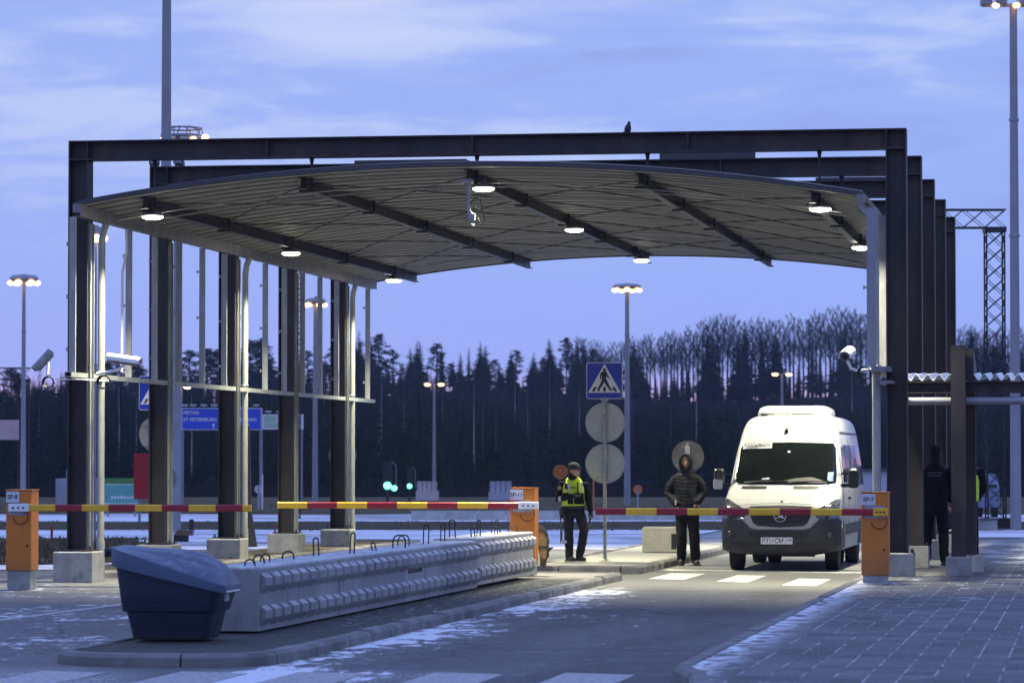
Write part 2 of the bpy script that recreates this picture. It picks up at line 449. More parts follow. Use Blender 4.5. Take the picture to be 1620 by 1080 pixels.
# expansion seam across the lane
bb = MB(); bb.add([(8.3,-2.2,.003),(11.8,-2.9,.003),(11.8,-2.84,.003),(8.3,-2.14,.003)], [(0,1,2,3)]); struct(bb.obj('road_marking', M['rubber']))
# withered grass tufts, uncountable
def tufts(name, quad_uv, n, h, mats, zz=0.0, seed=1, lab='short withered brown grass'):
    rnd = random.Random(seed); bb = MB()
    for i in range(n):
        u = rnd.uniform(quad_uv[0], quad_uv[1]); v = rnd.uniform(quad_uv[2], quad_uv[3])
        if mnoise.noise(Vector((u*.03, v*.2, seed))) < -.12: continue
        p = at(u, v); p.z = zz
        for k in range(3):
            a = rnd.uniform(0, 2*pi); hh = h*rnd.uniform(.4,1.2); w = .012+.02*rnd.random(); l = hh*rnd.uniform(-.6,.6)
            q = p + Vector((rnd.uniform(-.1,.1), rnd.uniform(-.1,.1), 0))
            bb.add([q+Vector((-w*cos(a),-w*sin(a),0)), q+Vector((w*cos(a),w*sin(a),0)), q+Vector((l*cos(a+1),l*sin(a+1),hh))], [(0,1,2)], rnd.randrange(2))
    return tag(bb.obj(name, mats), lab, 'grass', None, 'stuff')
M['blade_a'] = mat('dry_blade', (.15,.12,.07), .9, 0, .3, 3); M['blade_b'] = mat('dark_blade', (.07,.065,.04), .9, 0, .3, 3)
tufts('grass', (-30, 232, 853, 892), 2600, .10, [M['blade_a'], M['blade_b']], .01, 2, 'withered brown grass beside the far left barrier and post')
tufts('grass', (-30, 1620, 824, 840), 1500, .05, [M['blade_a'], M['blade_b']], .0, 3, 'dark strip of dead grass between the two snow fields')
tufts('grass', (-30, 1620, 799, 812), 1400, .09, [M['blade_a'], M['blade_b']], .0, 4, 'brown grass strip at the foot of the wood')
# ------------------------------------------------------------------ the five portal frames
def hcol(z0, z1):
    bb = MB()
    bb.box(-.15,-.128,-.15,.15,z0,z1); bb.box(.128,.15,-.15,.15,z0,z1); bb.box(-.128,.128,-.007,.007,z0,z1)
    bb.box(-.24,.24,-.2,.2,z0-.001,z0+.02)
    for sx in (-1,1):
        for sy in (-1,1): bb.tube([(sx*.205,sy*.15,z0+.02),(sx*.205,sy*.15,z0+.07)], .016, 6)
    return bb
def beam_mb():
    bb = MB(); a, c = .04, SPAN
    bb.box(a,c,-.15,.15,6.60,6.622); bb.box(a,c,-.15,.15,6.325,6.347); bb.box(a+.02,c-.02,-.007,.007,6.347,6.60)
    bb.box(a,a+.02,-.15,.15,6.347,6.60); bb.box(c-.02,c,-.15,.15,6.347,6.60)
    for x in (.33, SPAN-.29, 3.1, 6.2, 9.4): bb.box(x-.008,x+.008,-.14,-.007,6.347,6.60)
    for xe in (.09,.27,SPAN-.24,SPAN-.06,SPAN*.333-.12,SPAN*.333+.12,SPAN*.667-.12,SPAN*.667+.12):
        for z in (6.39,6.47,6.55): bb.tube([(xe,-.022,z),(xe,-.0071,z)], .013, 6)
    for xs in (SPAN*.333,SPAN*.667): bb.box(xs-.17,xs+.17,-.016,-.0072,6.36,6.585)
    return bb
FL = ['front dark steel portal frame above the barriers, a bird on its beam', 'second dark steel portal frame, with floodlights on the left end of its beam',
      'third dark steel portal frame from the front', 'fourth dark steel portal frame from the front', 'rearmost dark steel portal frame behind the canopy']
lat = hcol(.47, 6.325).mesh('column', M['steel'])
bmesh_ = beam_mb().mesh('beam', M['steel'])
def block_mb(wx, wy, h, c=.015):
    bb = MB()
    bb.rings([[(-wx+e,-wy+e,z),(wx-e,-wy+e,z),(wx-e,wy-e,z),(-wx+e,wy-e,z)] for e,z in ((0,0),(0,h-c),(c,h))])
    return bb
fl_me = block_mb(.30,.30,.46).mesh('footing', M['concrete']); fr_me = block_mb(.21,.24,.34).mesh('footing', M['concrete'])
ch = MB()
ch.box(.153,.205,-.10,-.085,.5,5.38); ch.box(.153,.205,.085,.10,.5,5.38); ch.box(.153,.167,-.085,.085,.5,5.38)
ch_me = ch.mesh('guide_channel', M['galv'])
for i in range(5):
    t = thing('portal_frame', FL[i], 'steel frame', (0, BAY*i, 0), 0, 'portal frames carrying the canopy')
    link('column', lat, t, (.19,0,0)); link('column', lat, t, (SPAN-.15,0,0)); link('beam', bmesh_, t)
    link('footing', fl_me, t, (.175,0,0)); link('footing', fr_me, t, (SPAN-.125,0,.15))
    link('guide_channel', ch_me, t, (.175,0,0))
# ------------------------------------------------------------------ arched canopy
CX, RISE, ZC, X0C, X1C, Y0C, Y1C = 6.12, .50, 6.15, .33, 11.96, -.68, 21.35
def arc(x): return ZC - RISE*((x-CX)/5.8)**2
canopy = thing('arched_canopy', 'low arched canopy of ribbed metal sheet slung under the dark frames', 'canopy', (CX, 10.4, 0))
LC = T((-CX,-10.4,0))
def cobj(bb, name, m, smooth=None):
    o = bb.obj(name, m, canopy, smooth); o.data.transform(LC); return o
bb = MB(); NXC = 44
prof = []; y = Y0C+.05
while y < Y1C-.2:
    prof += [(y,0),(y+.20,0),(y+.22,.03),(y+.29,.03)]; y += .30
prof.append((Y1C-.05,0))
lower = [[(X0C+(X1C-X0C)*i/NXC, yy, arc(X0C+(X1C-X0C)*i/NXC)+zz-.045) for yy, zz in prof] for i in range(NXC+1)]
bb.rings(lower, closed=False, cap=False)
upper = [[(x,yy,z+.075-2*(z-arc(x)+.045)*0) for x,yy,z in r] for r in lower]
bb.rings(upper, closed=False, cap=False)
cobj(bb, 'roof_sheet', M['sheet'])
for k in range(36):
    yy = Y0C+.35+k*.60
    s = MB(); s.rings([[(x,yy,arc(x)-.054),(x,yy+.03,arc(x)-.054),(x,yy+.03,arc(x)-.046),(x,yy,arc(x)-.046)] for x in [X0C+(X1C-X0C)*i/NXC for i in range(NXC+1)]])
    cobj(s, 'seam', M['seam'])
def arc_strip(y0, y1, dz0, dz1):
    s = MB(); s.rings([[(x,y0,arc(x)+dz0),(x,y1,arc(x)+dz0),(x,y1,arc(x)+dz1),(x,y0,arc(x)+dz1)] for x in [X0C-.03+(X1C-X0C+.06)*i/NXC for i in range(NXC+1)]])
    return s
cobj(arc_strip(Y0C, Y0C+.045, -.036, .016), 'edge_trim', M['trim'])
cobj(arc_strip(Y1C-.045, Y1C, -.075, .05), 'edge_trim', M['trim'])
PUR = (1.25, 3.66, 6.16, 8.70, 11.22)
for x in PUR:
    s = MB(); z = arc(x)-.05; y0, y1 = Y0C+.35, Y1C-.05
    s.box(x-.055,x+.055,y0,y1,z-.17,z-.155); s.box(x-.055,x+.055,y0,y1,z-.016,z-.001); s.box(x-.006,x+.006,y0,y1,z-.155,z-.016)
    for k in range(5): s.box(x-.09,x+.09,BAY*k-.07,BAY*k+.07,z-.20,z-.171)
    cobj(s, 'purlin', M['steel_dark'])
for i in range(5):
    for x in PUR:
        s = MB(); s.tube([(x+.09,BAY*i,arc(x)-.2),(x+.09,BAY*i,6.35)], .016, 8); s.tube([(x+.09,BAY*i,6.20),(x+.09,BAY*i,6.325)], [.016,.04], 8)
        cobj(s, 'hanger_rod', M['steel_dark'])
s = MB()
for i in range(5):
    s.tube([(X0C+.1+(X1C-X0C-.2)*k/30, BAY*i, arc(X0C+.1+(X1C-X0C-.2)*k/30)-.10) for k in range(31)], .008, 6)
cobj(s, 'tie_rod', M['pole_grey'])
for i in range(4):
    for a in range(4):
        s = MB(); xa, xb = PUR[a], PUR[a+1]
        for k0, k1 in ((BAY*i,BAY*(i+1)),(BAY*(i+1),BAY*i)):
            s.tube([(xa+(xb-xa)*k/8, k0+(k1-k0)*k/8, arc(xa+(xb-xa)*k/8)-.13) for k in range(9)], .010, 5)
        cobj(s, 'bracing', M['steel_dark'])
# side edge channels carrying the mullions
for sx, xx in ((1, X0C), (-1, X1C)):
    s = MB(); z0, z1 = 5.44, 5.62
    s.box(xx-.06,xx+.06,Y0C,Y1C,z1-.012,z1); s.box(xx+sx*.048,xx+sx*.06,Y0C,Y1C,z0,z1-.012); s.box(xx-.06,xx+.06,Y0C-.012,Y0C,z0+.06,z1+.01)
    s.box(xx-.06,xx+sx*.047,Y0C,Y1C,z0,z0+.010)
    cobj(s, 'edge_channel', M['galv_dull'])
# pale conduits following the arch near the front
for y, dz in ((.25,-.27),(1.25,-.25)):
    s = MB(); s.tube([(X0C+.35+(X1C-X0C-.7)*k/40, y, arc(X0C+.35+(X1C-X0C-.7)*k/40)+dz+.06*(1-abs(1-k/20))) for k in range(41)], .012, 6)
    cobj(s, 'conduit', M['galv'], 60)
# wrecked drop pole with loose cables hanging at the front purlin
s = MB(); x, y, z = 6.17, -.28, arc(6.17)-.2
s.box(x-.10,x+.06,y-.08,y+.08,z-.05,z); s.tube([(x,y,z-.03),(x,y,z-.42),(x+.02,y,z-.5),(x+.09,y,z-.53)], .028, 8)
s.box(x+.0,x+.10,y-.04,y+.04,z-.60,z-.50)
cobj(s, 'broken_arm', M['pole_grey'])
for p in ([(.03,-.36),(.10,-.28),(.18,-.30),(.20,-.42),(.24,-.62)], [(.04,-.48),(.10,-.40),(.15,-.44),(.13,-.55),(.18,-.66)], [(.02,-.5),(.06,-.60),(.04,-.66),(.09,-.68)]):
    s = MB(); s.tube([(x+a,y,z+c) for a,c in p], .008, 5); cobj(s, 'loose_cable', M['cable'])
# ------------------------------------------------------------------ canopy lamps
LP = [(1.28,.1,5.50),(1.28,9.4,5.50),(1.28,18.7,5.50),(6.33,.1,5.86),(6.33,9.4,5.86),(6.33,18.7,5.86),(11.31,.1,5.50),(11.31,9.4,5.50),(11.31,18.7,5.50)]
LL = ['lit round canopy lamp at the front of the left row of three', 'lit round canopy lamp in the middle of the left row of three', 'lit round canopy lamp at the rear of the left row of three',
      'lit round canopy lamp beside the broken drop pole at the front', 'lit round canopy lamp in the middle of the central row', 'lit round canopy lamp at the rear end of the central purlin',
      'lit round canopy lamp at the front of the right row', 'lit round canopy lamp low beside the right edge post', 'lit round canopy lamp hidden at the rear of the right row']
s = MB(); s.lathe([(.02,.12),(.03,.10),(.03,.05),(.10,.045),(.152,.03),(.160,.0),(.155,-.012)], 24); ho = s.mesh('housing', M['sheet'], 40)
s = MB(); s.lathe([(.150,-.004),(.158,-.02),(.152,-.035),(.115,-.052),(.06,-.060),(.001,-.062)], 24); le = s.mesh('lens', M['lamp_white'], 60)
ld = bpy.data.lights.new('canopy_lamp_light', 'AREA'); ld.shape = 'DISK'; ld.size = .30; ld.energy = 400; ld.spread = radians(118); ld.color = (1.0,.95,.68)
for (x,y,z), lab in zip(LP, LL):
    t = thing('canopy_lamp', lab, 'lamp', (x,y,z), 0, 'round lamps under the canopy')
    link('housing', ho, t); link('lens', le, t)
    l = bpy.data.objects.new('lamp_light', ld); COL.objects.link(l); l.parent = t; l.location = (0,0,-.115)
    r = MB(); px = min(PUR, key=lambda q: abs(q-x))
    r.tube([(0,0,.11),(0,0,max(.14,arc(px)-.2-z))], .014, 6)
    r.box(min(0,px-x)-.03, max(0,px-x)+.03, -.02,.02, arc(px)-.225-z, arc(px)-.205-z)
    r.obj('bracket', M['galv_dull'], t)
# ------------------------------------------------------------------ side screens: mullions, rail and tall poles
def bar_mb(z0, z1, w=.095, d=.05):
    bb = MB(); bb.box(-w/2,w/2,-d/2,-d/2+.006,z0,z1); bb.box(-w/2,-w/2+.006,-d/2+.006,d/2,z0,z1); bb.box(w/2-.006,w/2,-d/2+.006,d/2,z0,z1)
    z = z0+.35
    while z < z1-.2:
        bb.box(-w/2-.045,-w/2-.0005,-.012,.012,z-.012,z+.012); bb.tube([(-w/2-.04,0,z-.028),(-w/2-.04,0,z+.028)], .013, 6); z += .78
    return bb
bar_me = bar_mb(3.12, 5.43).mesh('mullion', M['galv'])
scr = thing('side_screen_frame', 'row of hanging galvanised mullions and rail along the left canopy edge', 'screen frame', (.30, 0, 0))
KS = [-.5+k for k in range(15)]
for k in KS:
    if k in (.5, 6.5, 12.5): continue
    link('mullion', bar_me, scr, (0, k*BAY/3, 0))
for k in (.5, 6.5, 12.5):
    s = MB(); s.tube([(0,0,.0),(0,0,.62)], .066, 14); s.tube([(0,0,.62),(0,0,5.15),(.02,0,5.3),(.07,0,5.44)], .055, 14)
    s.torus((0,0,3.17), .06, .012, 'z', 14, 5)
    o = s.obj('tall_pole', M['galv'], scr, 50); o.location = (0, k*BAY/3, 0)
s = MB(); s.box(-.05,.05,-1.0,21.4,3.055,3.065); s.box(-.05,-.042,-1.0,21.4,3.065,3.125); s.box(.042,.05,-1.0,21.4,3.065,3.125); s.box(-.042,.042,-1.0,21.4,3.118,3.125)
s.obj('rail', M['galv'], scr)
s = MB(); s.tube([(.04,2.0,5.42),(.05,2.0,5.1),(.02,2.0,4.95),(-.02,2.0,4.75),(-.02,2.0,3.2)], .022, 8); s.obj('drain_pipe', M['white_metal'], scr, 50)
s = MB(); s.tube([(0,0,.5),(0,0,5.43)], .03, 8); o = s.obj('slim_pole', M['galv'], scr, 50); o.location = (0, 6.08*BAY/3, 0)
s = MB(); s.tube([(-.22,-.9,3.02),(.1,-.9,3.02),(.3,-.5,3.01),(.25,.3,3.02)], .012, 6); s.obj('cable', M['white_metal'], scr, 50)
bar3 = bar_mb(3.16, 5.43, .13).mesh('mullion', M['pole_grey'])
scr2 = thing('side_screen_frame', 'galvanised mullions and poles along the right canopy edge', 'screen frame', (12.10, 0, 0))
bar2 = bar_mb(3.16, 5.43, .13).mesh('mullion', M['galv_dull'])
for k in KS:
    o = link('mullion', bar3 if k == -.5 else bar2, scr2, (.0 if k == -.5 else .06, k*BAY/3+.05, 0))
s = MB(); s.tube([(0,0,.16),(0,0,3.1)], .062, 14); s.tube([(0,0,3.1),(0,0,5.43)], .045, 14); s.torus((0,0,3.17), .055, .02, 'z', 14, 5)
po = s.mesh('tall_pole', M['galv'], 50)
for k in (-.28, 6.5, 12.5): link('tall_pole', po, scr2, (.05, k*BAY/3, 0))
s = MB(); s.box(-.02,.26,-.75,21.3,3.09,3.16); s.box(.10,.30,-.72,.5,2.92,2.96); s.obj('rail', M['galv_dull'], scr2)
# ------------------------------------------------------------------ pale trays on the beams behind
for x0, x1, i, lab in ((8.42,9.93,1,'pale flat cable tray lying on the second beam'), (10.55,12.3,2,'pale flat cable tray on the right end of the third beam'), (3.45,5.3,1,'thin pale tray left of centre on the second beam')):
    s = MB(); h = .11 if i == 1 and x0 > 5 else .05
    s.box(0,x1-x0,-.13,-.12,0,h); s.box(0,x1-x0,.12,.13,0,h); s.box(0,x1-x0,-.12,.12,.0,.012)
    for k in range(5): s.box((x1-x0)*k/5+.02,(x1-x0)*k/5+.03,-.137,-.13,.01,h-.01)
    o = s.obj('cable_tray', M['trim']); o.location = (x0, BAY*i, 6.624); tag(o, lab, 'cable tray', 'trays on the beams')
# ------------------------------------------------------------------ small floodlights on the second beam
for x, rz, lab in ((.08, .3, 'small dark floodlight at the left tip of the second beam'), (.50, -.5, 'small dark floodlight beside the mast on the second beam')):
    t = thing('floodlight', lab, 'floodlight', (x, BAY, 6.622), rz, 'floodlights on the second beam')
    s = MB(); s.box(-.05,.05,-.03,.03,0,.012); s.tube([(-.06,0,.01),(-.08,0,.06),(-.08,0,.10)], .009, 6); s.tube([(.06,0,.01),(.08,0,.06),(.08,0,.10)], .009, 6); s.obj('bracket', M['steel_dark'], t)
    s = MB(); s.rings([[(-a,-y,.09-b+y*.5),(a,-y,.09-b+y*.5),(a,-y,.09+b+y*.5),(-a,-y,.09+b+y*.5)] for a,b,y in ((.04,.03,-.09),(.07,.06,.0),(.075,.065,.07))]); s.obj('lamp_body', M['pole_grey'], t)
# ------------------------------------------------------------------ bird
s = MB(); cx = [(0.0,.0,.002,.04),(.0,.0,.03,.065),(-.005,0,.09,.085),(.0,0,.15,.075),(.015,0,.20,.05),(.025,-.01,.235,.038),(.03,-.015,.262,.030),(.03,-.015,.283,.012)]
s.rings([[(x+r*cos(2*pi*k/12), y+r*1.1*sin(2*pi*k/12), z) for k in range(12)] for x,y,z,r in cx])
s.rings([[(-.02+a,.05,.06+c) for a,c in ((-.03,-.02),(.03,-.02),(.03,.02),(-.03,.02))], [(-.12+a,.12,.02+c) for a,c in ((-.03,-.012),(.02,-.012),(.02,.012),(-.03,.012))], [(-.17+a,.15,.01+c) for a,c in ((-.02,-.006),(.01,-.006),(.01,.006),(-.02,.006))]])
s.tube([(.035,-.04,.262),(.045,-.085,.253)], [.010,.002], 6); s.tube([(-.02,-.01,.0),(-.02,-.01,.04)], .006, 5); s.tube([(.02,-.01,.0),(.02,-.01,.04)], .006, 5)
M['feather'] = mat('dark_feathers', (.018,.018,.024), .6, 0, .4, 30)
o = s.obj('bird', M['feather'], None, 50); o.location = (8.5,0,6.622); o.scale = (.62,.62,.62); tag(o, 'dark bird perched on the front beam of the gate', 'bird')
# ------------------------------------------------------------------ surveillance cameras
def cctv(lab, loc, rz, pitch, L=.42, r=.075, arm=((0,0,0),(0,.1,-.12)), col='white_metal'):
    t = thing('security_camera', lab, 'security camera', loc, rz, 'security cameras on the gate')
    R = Matrix.Rotation(pitch, 4, 'X')
    b1 = MB(); n = 16
    b1.rings([[(r*cos(2*pi*k/n)*q, y, r*sin(2*pi*k/n)*q) for k in range(n)] for y,q in ((-L/2,.0001),(-L/2,.82),(L/2,.82),(L/2,.0001))], 0, False, R); b1.obj('body', M['galv_dull'], t, 40)
    b2 = MB(); pr = [(r*1.08*cos(a), r*1.08*sin(a)) for a in [radians(-15+210*k/14) for k in range(15)]]; inn = [(x*.9,z*.9) for x,z in reversed(pr)]
    b2.prism(pr+inn, -L/2-.05, L/2+.02, 'y', 0, R); b2.obj('sun_hood', M[col], t, 40)
    b3 = MB(); b3.rings([[(r*q*cos(2*pi*k/n), -L/2-dy, r*q*sin(2*pi*k/n)) for k in range(n)] for q,dy in ((.52,.002),(.52,.006),(.0001,.007))], 0, False, R); b3.obj('lens', M['ink'], t)
    b4 = MB(); b4.tube(arm, .022, 8); b4.obj('arm', M['white_metal'], t, 50)
    return t
cctv('white security camera tilted steeply down at the far left end of the rail', (-.14,-.75,3.30), radians(-62), radians(48), .30, .075, ((.05,.05,-.03),(.10,.03,-.20),(.26,.03,-.23)), 'galv_dull')
cctv('long white security camera pointing right along the left rail', (1.06,-.72,3.30), radians(83), radians(8), .46, .075, ((0,0,-.07),(.02,.08,-.14),(.0,.42,-.20)))
cctv('white security camera facing out on the right post', (11.76,-.80,3.33), radians(-8), radians(12), .34, .085, ((0,0,-.09),(.05,.02,-.20),(.14,.03,-.23),(.34,.03,-.22)))
def coil(lab, loc, R, ax='y'):
    s = MB()
    for k in range(3): s.torus((.006*k,.012*k,.004*(k%2)), R*(1-.05*k), .008, ax, 22, 5)
    o = s.obj('cable_coil', M['cable']); o.location = loc; tag(o, lab, 'cable coil', 'coiled black camera cables')
coil('coiled black cable hanging under the far left camera', (.28-.35,-.80,2.98), .085)
coil('coiled black cable hanging where the long left camera is clamped', (.78,-.80,2.98), .10)
coil('coiled black cable hanging under the right post camera', (12.0,-.86,3.06), .095)
# ------------------------------------------------------------------ barrier gates
def barrier(lab, loc, arm_x0, arm_x1, code, arm_z, zb, white_first, hint, first):
    t = thing('barrier_gate', lab, 'barrier', loc, 0, 'striped barrier gates')
    w, d, h = .37, .36, 1.125
    s = MB(); s.box(-w/2,w/2,-d/2,d/2,zb,zb+h); o = s.obj('housing', M['orange'], t, None, .012)
    s = MB(); s.box(-w/2-.008,w/2+.008,-d/2-.008,d/2+.008,zb+h+.001,zb+h+.016); s.obj('lid', M['orange'], t)
    s = MB(); s.box(-w/2+.03,w/2-.03,-d/2-.004,-d/2-.0005,zb+.05,zb+h-.38); dd = s.obj('door', M['orange'], t)
    s = MB(); s.tube([(w/2-.06,-d/2-.012,zb+.35),(w/2-.06,-d/2-.004,zb+.35)], .018, 10); s.obj('lock', M['steel_dark'], dd)
    s = MB(); s.rings([[(-w/2+.02-e,-d/2+.02-e,z),(w/2-.02+e,-d/2+.02-e,z),(w/2-.02+e,d/2-.02+e,z),(-w/2+.02-e,d/2-.02+e,z)] for e,z in ((.0,0),(0,max(.05,zb-.001)))]); s.obj('plinth', M['concrete'], t)
    s = MB(); a = -w/2+.005; s.box(a,a+.19,-d/2-.012,-d/2-.001,zb+h-.165,zb+h-.012); pl = s.obj('label_plate', M['plate'], t)
    text(code, .082, M['ink'], pl, T((a+.095,-d/2-.014,zb+h-.09)), bold=.0012)
    s = MB(); a = -w/2+.045; s.box(a,a+.27,-d/2-.008,-d/2-.001,zb+h-.345,zb+h-.175); pp = s.obj('access_panel', M['panel_grey'], t)
    s = MB(); s.box(a+.19,a+.255,-d/2-.0095,-d/2-.0082,zb+h-.325,zb+h-.315); s.obj('maker_badge', M['ink'], pp)
    # arm: one rounded bar, striped
    y0, y1 = -d/2-.075, -d/2-.03; hz = .048
    s = MB(); x = arm_x0; step = hint; k = first; sg = 1 if arm_x1 > arm_x0 else -1
    segs = []
    while (arm_x1-x)*sg > .01:
        nxt = x+sg*step
        if (arm_x1-nxt)*sg < 0: nxt = arm_x1
        segs.append((min(x,nxt),max(x,nxt),k%2)); x = nxt; k += 1
    pr = [(y0+.012,-hz),(y1-.012,-hz),(y1,-hz+.014),(y1,hz-.014),(y1-.012,hz),(y0+.012,hz),(y0,hz-.014),(y0,-hz+.014)]
    for a, c, m in segs: s.prism([(p,q+arm_z) for p,q in pr], a, c, 'x', m)
    ar = s.obj('arm', [M['arm_yellow'], M['arm_red']], t)
    s = MB(); a, c = sorted((arm_x0, arm_x0-sg*(.30 if white_first else .20)))
    s.box(a,c,y0-.006,y1+.006,arm_z-.055,arm_z+.055); so = s.obj('arm_socket', M['white_metal'] if white_first else M['arm_yellow'], t, None, .01)
    s = MB()
    for q in (.25,.5,.75): s.tube([(a+(c-a)*q,y0-.02,arm_z),(a+(c-a)*q,y0-.007,arm_z)], .014, 8)
    s.obj('bolt', M['steel_dark'], so)
    s = MB(); s.torus(((a+c)/2+.02*sg,-d/2-.04,arm_z-.12), .11, .007, 'y', 16, 5, -pi*.95, pi*.35); s.obj('cable', M['cable'], t)
    return t
B8 = (.30,-3.22,0)
barrier('orange barrier housing labelled SP-8 with its arm across the left lane', B8, .17, 3.37, 'SP-8', 1.155, .27, True, .385, 0)
barrier('orange barrier housing labelled SP-11 at the end of the concrete blocks', (6.88,.48,.12), -.05, -3.70, 'SP-11', 1.035, .16, True, .456, 1)
barrier('orange barrier housing labelled SP-7 with its arm in front of the white van', (12.27,-2.72,.148), -.02, -3.84, 'SP-7', .965, .10, False, .4244, 1)
# ------------------------------------------------------------------ row of interlocking concrete blocks
M['block'] = mat('blue_grey_concrete', (.29,.29,.29), .85, 0, .2, 2.2, .004, c2=(.20,.20,.20), th=.55)
def block_mat(k, c):
    b = NB('frosted_concrete'); p = b.pos(True); X, Y, Z = b.xyz(p); g = b.n('ShaderNodeNewGeometry')
    off = b.scale(p, (1,1,1), (k*3.7,k*1.9,k))
    n1 = b.noise(off, 2.2, 6, .6); n2 = b.noise(b.scale(off, (1,5,.7)), 1.6, 5, .6); n3 = b.noise(off, 28, 4, .7)
    col = b.mix(n1, tuple(q*.72 for q in c), tuple(q*1.18 for q in c))
    col = b.mix(b.mul(b.ss(n2, .55, .72), .55), col, (.11,.11,.11))
    col = b.mix(b.mul(b.ss(n3, .60, .66), .5), col, (.12,.12,.12))
    up = b.ss(b.xyz(g.outputs['Normal'])[2], .6, .9)
    col = b.mix(b.mul(up, b.mul(b.ss(b.noise(off, 5, 6, .65), .40, .58), .75)), col, (.62,.63,.66))
    b.bump(b.add(n3, b.mul(n1, .6)), .6, .006)
    return b.out(col, .85, 0, .2)
BM = [block_mat(i, c) for i, c in enumerate(((.34,.335,.33),(.29,.29,.29),(.37,.37,.36),(.31,.305,.30)))]
def block(L, loops, h=.625):
    bb = MB(); w = .60; c = .018
    bb.rings([[(-w+e,e,z),(-e,e,z),(-e,L-e,z),(-w+e,L-e,z)] for e,z in ((0,0),(0,h-c),(c,h))])
    # two rows of chamfered teeth on the lane side
    n = max(2, round(L/.385)); p = L/n
    for zc in (.155, .475):
        for k in range(n):
            y0 = p*k+.055; y1 = y0+p-.11
            pr = [(.0005,zc-.105),(.058,zc-.03),(.058,zc+.05),(.0005,zc+.095)]
            bb.prism([(x,z) for x,z in pr], y0, y1, 'y')
    return bb
def loop_mb(kind, rnd):
    bb = MB(); r = .009
    h, w = kind
    lean = rnd.uniform(-.04,.04)
    pts = [(-w, 0, -.02),(-w, 0, h-w)] + [(-w*cos(a), lean*(.5+.5*sin(a)), h-w+w*sin(a)) for a in [pi*j/8 for j in range(1,8)]] + [(w,0,h-w),(w,0,-.02)]
    pts = [(x, lean*max(0,z)/h, z) for x,y,z in pts]
    bb.tube(pts, r, 6)
    return bb
BL = [(2.50,'concrete block at the near end of the row, beside the blue-grey bin'), (2.50,'second concrete block from the bin in the row'), (2.50,'third concrete block from the bin in the row'),
      (2.50,'middle concrete block with a dark gash in its side'), (2.50,'third concrete block from the far end of the row'), (2.50,'second concrete block from the far end, next to the last'), (2.35,'last concrete block of the row, in front of the orange barrier housing')]
y = -17.45; rnd = random.Random(5)
LOOPS = [((.07,.05),(.09,.055)), ((.09,.06),(.20,.03)), ((.24,.026),(.10,.03)), ((.16,.075),(.14,.075)), ((.24,.04),(.24,.03)), ((.24,.04),(.13,.03)), ((.20,.025),(.10,.06))]
EXTRA = {0:(.085,.05), 5:(.22,.022), 6:(.10,.06)}
for i, (L, lab) in enumerate(BL):
    t = thing('concrete_block', lab, 'concrete block', (7.12+rnd.uniform(-.006,.006), y, .125+(.028 if i >= 5 else 0)), rnd.uniform(-.002,.002), 'interlocking concrete blocks in a row on the island')
    body = block(L-.02, 2).obj('body', BM[(i*3+1)%4], t, None, .006)
    lp = list(LOOPS[i]) + ([EXTRA[i]] if i in EXTRA else [])
    for q, kd in enumerate(lp):
        o = loop_mb(kd, rnd).obj('lifting_loop', M['rubber'], t, 40)
        o.location = (-.30+rnd.uniform(-.16,.1), L*(q+.5)/len(lp)+rnd.uniform(-.2,.2), .622)
        o.rotation_euler = (0, 0, rnd.uniform(-.25,.25) if kd[1] > .045 else rnd.uniform(.5,.9))
    for s0 in (.5,):
        s = MB(); s.box(.0005,.004,L*s0-.006,L*s0+.006,.0,.60); s.obj('groove', M['rubber'] if i in (1,3,5) else M['concrete'], t)
    if i == 3:
        s = MB(); s.box(-.05,.0035,.16,1.06,.335,.375); s.box(.0,.012,.14,1.08,.376,.392); s.obj('gash', M['rubber'], t)
    y += L
# ------------------------------------------------------------------ grit bin
def plastic(name, c, frost):
    b = NB(name); p = b.pos(True); g = b.n('ShaderNodeNewGeometry'); nz = b.xyz(g.outputs['Normal'])[2]; Z = b.xyz(p)[2]
    n = b.noise(p, 3, 6, .65); fine = b.noise(p, 40, 4, .7); scr = b.noise(b.scale(p, (1,1,9)), 7, 5, .7)
    col = b.mix(n, tuple(q*.8 for q in c), tuple(q*1.25 for q in c))
    col = b.mix(b.mul(b.ss(scr, .60, .68), .35), col, (.16,.18,.22))
    col = b.mix(b.mul(b.inv(b.ss(b.add(Z, b.mul(n,.2)), .06, .26)), .5), col, (.09,.085,.08))
    col = b.mix(b.mul(b.mul(b.ss(nz, .45, .85), b.ss(b.noise(p, 6, 6, .7), .50, .66)), frost), col, (.5,.52,.56))
    b.bump(fine, .35, .002)
    return b.out(col, b.add(.30, b.mul(n, .25)))
M['bin'] = plastic('blue_grey_plastic', (.015,.023,.042), 0)
M['bin_lid'] = plastic('blue_grey_plastic_lid', (.055,.082,.135), .20)
gb = thing('grit_bin', 'blue-grey plastic grit bin with a humped ribbed lid on the island tip', 'grit bin', (6.66,-18.85,.128), radians(2))
def rrect(hx, hy, r, n=5):
    P = []
    for cx, cy, a in ((hx-r,-hy+r,-pi/2),(hx-r,hy-r,0),(-hx+r,hy-r,pi/2),(-hx+r,-hy+r,pi)):
        for i in range(n+1): t = a+pi/2*i/n; P.append((cx+r*cos(t), cy+r*sin(t)))
    return P
# x = towards the low front of the bin, y = across
def topz(x): return .735 - .20*((x+.50)/1.0) if x > -.5 else .735
s = MB(); R = []
for z, hx, hy, slope in ((0,.35,.31,0),(.02,.365,.325,0),(.25,.415,.365,0),(.262,.445,.395,0),(.275,.452,.40,0),(.42,.475,.42,.45),(.57,.500,.44,1)):
    R.append([(x, y, z + slope*(.02 - .25*(x+.1)) if slope else z) for x, y in rrect(hx, hy, .10)])
s.rings(R); s.obj('body', M['bin'], gb, 35)
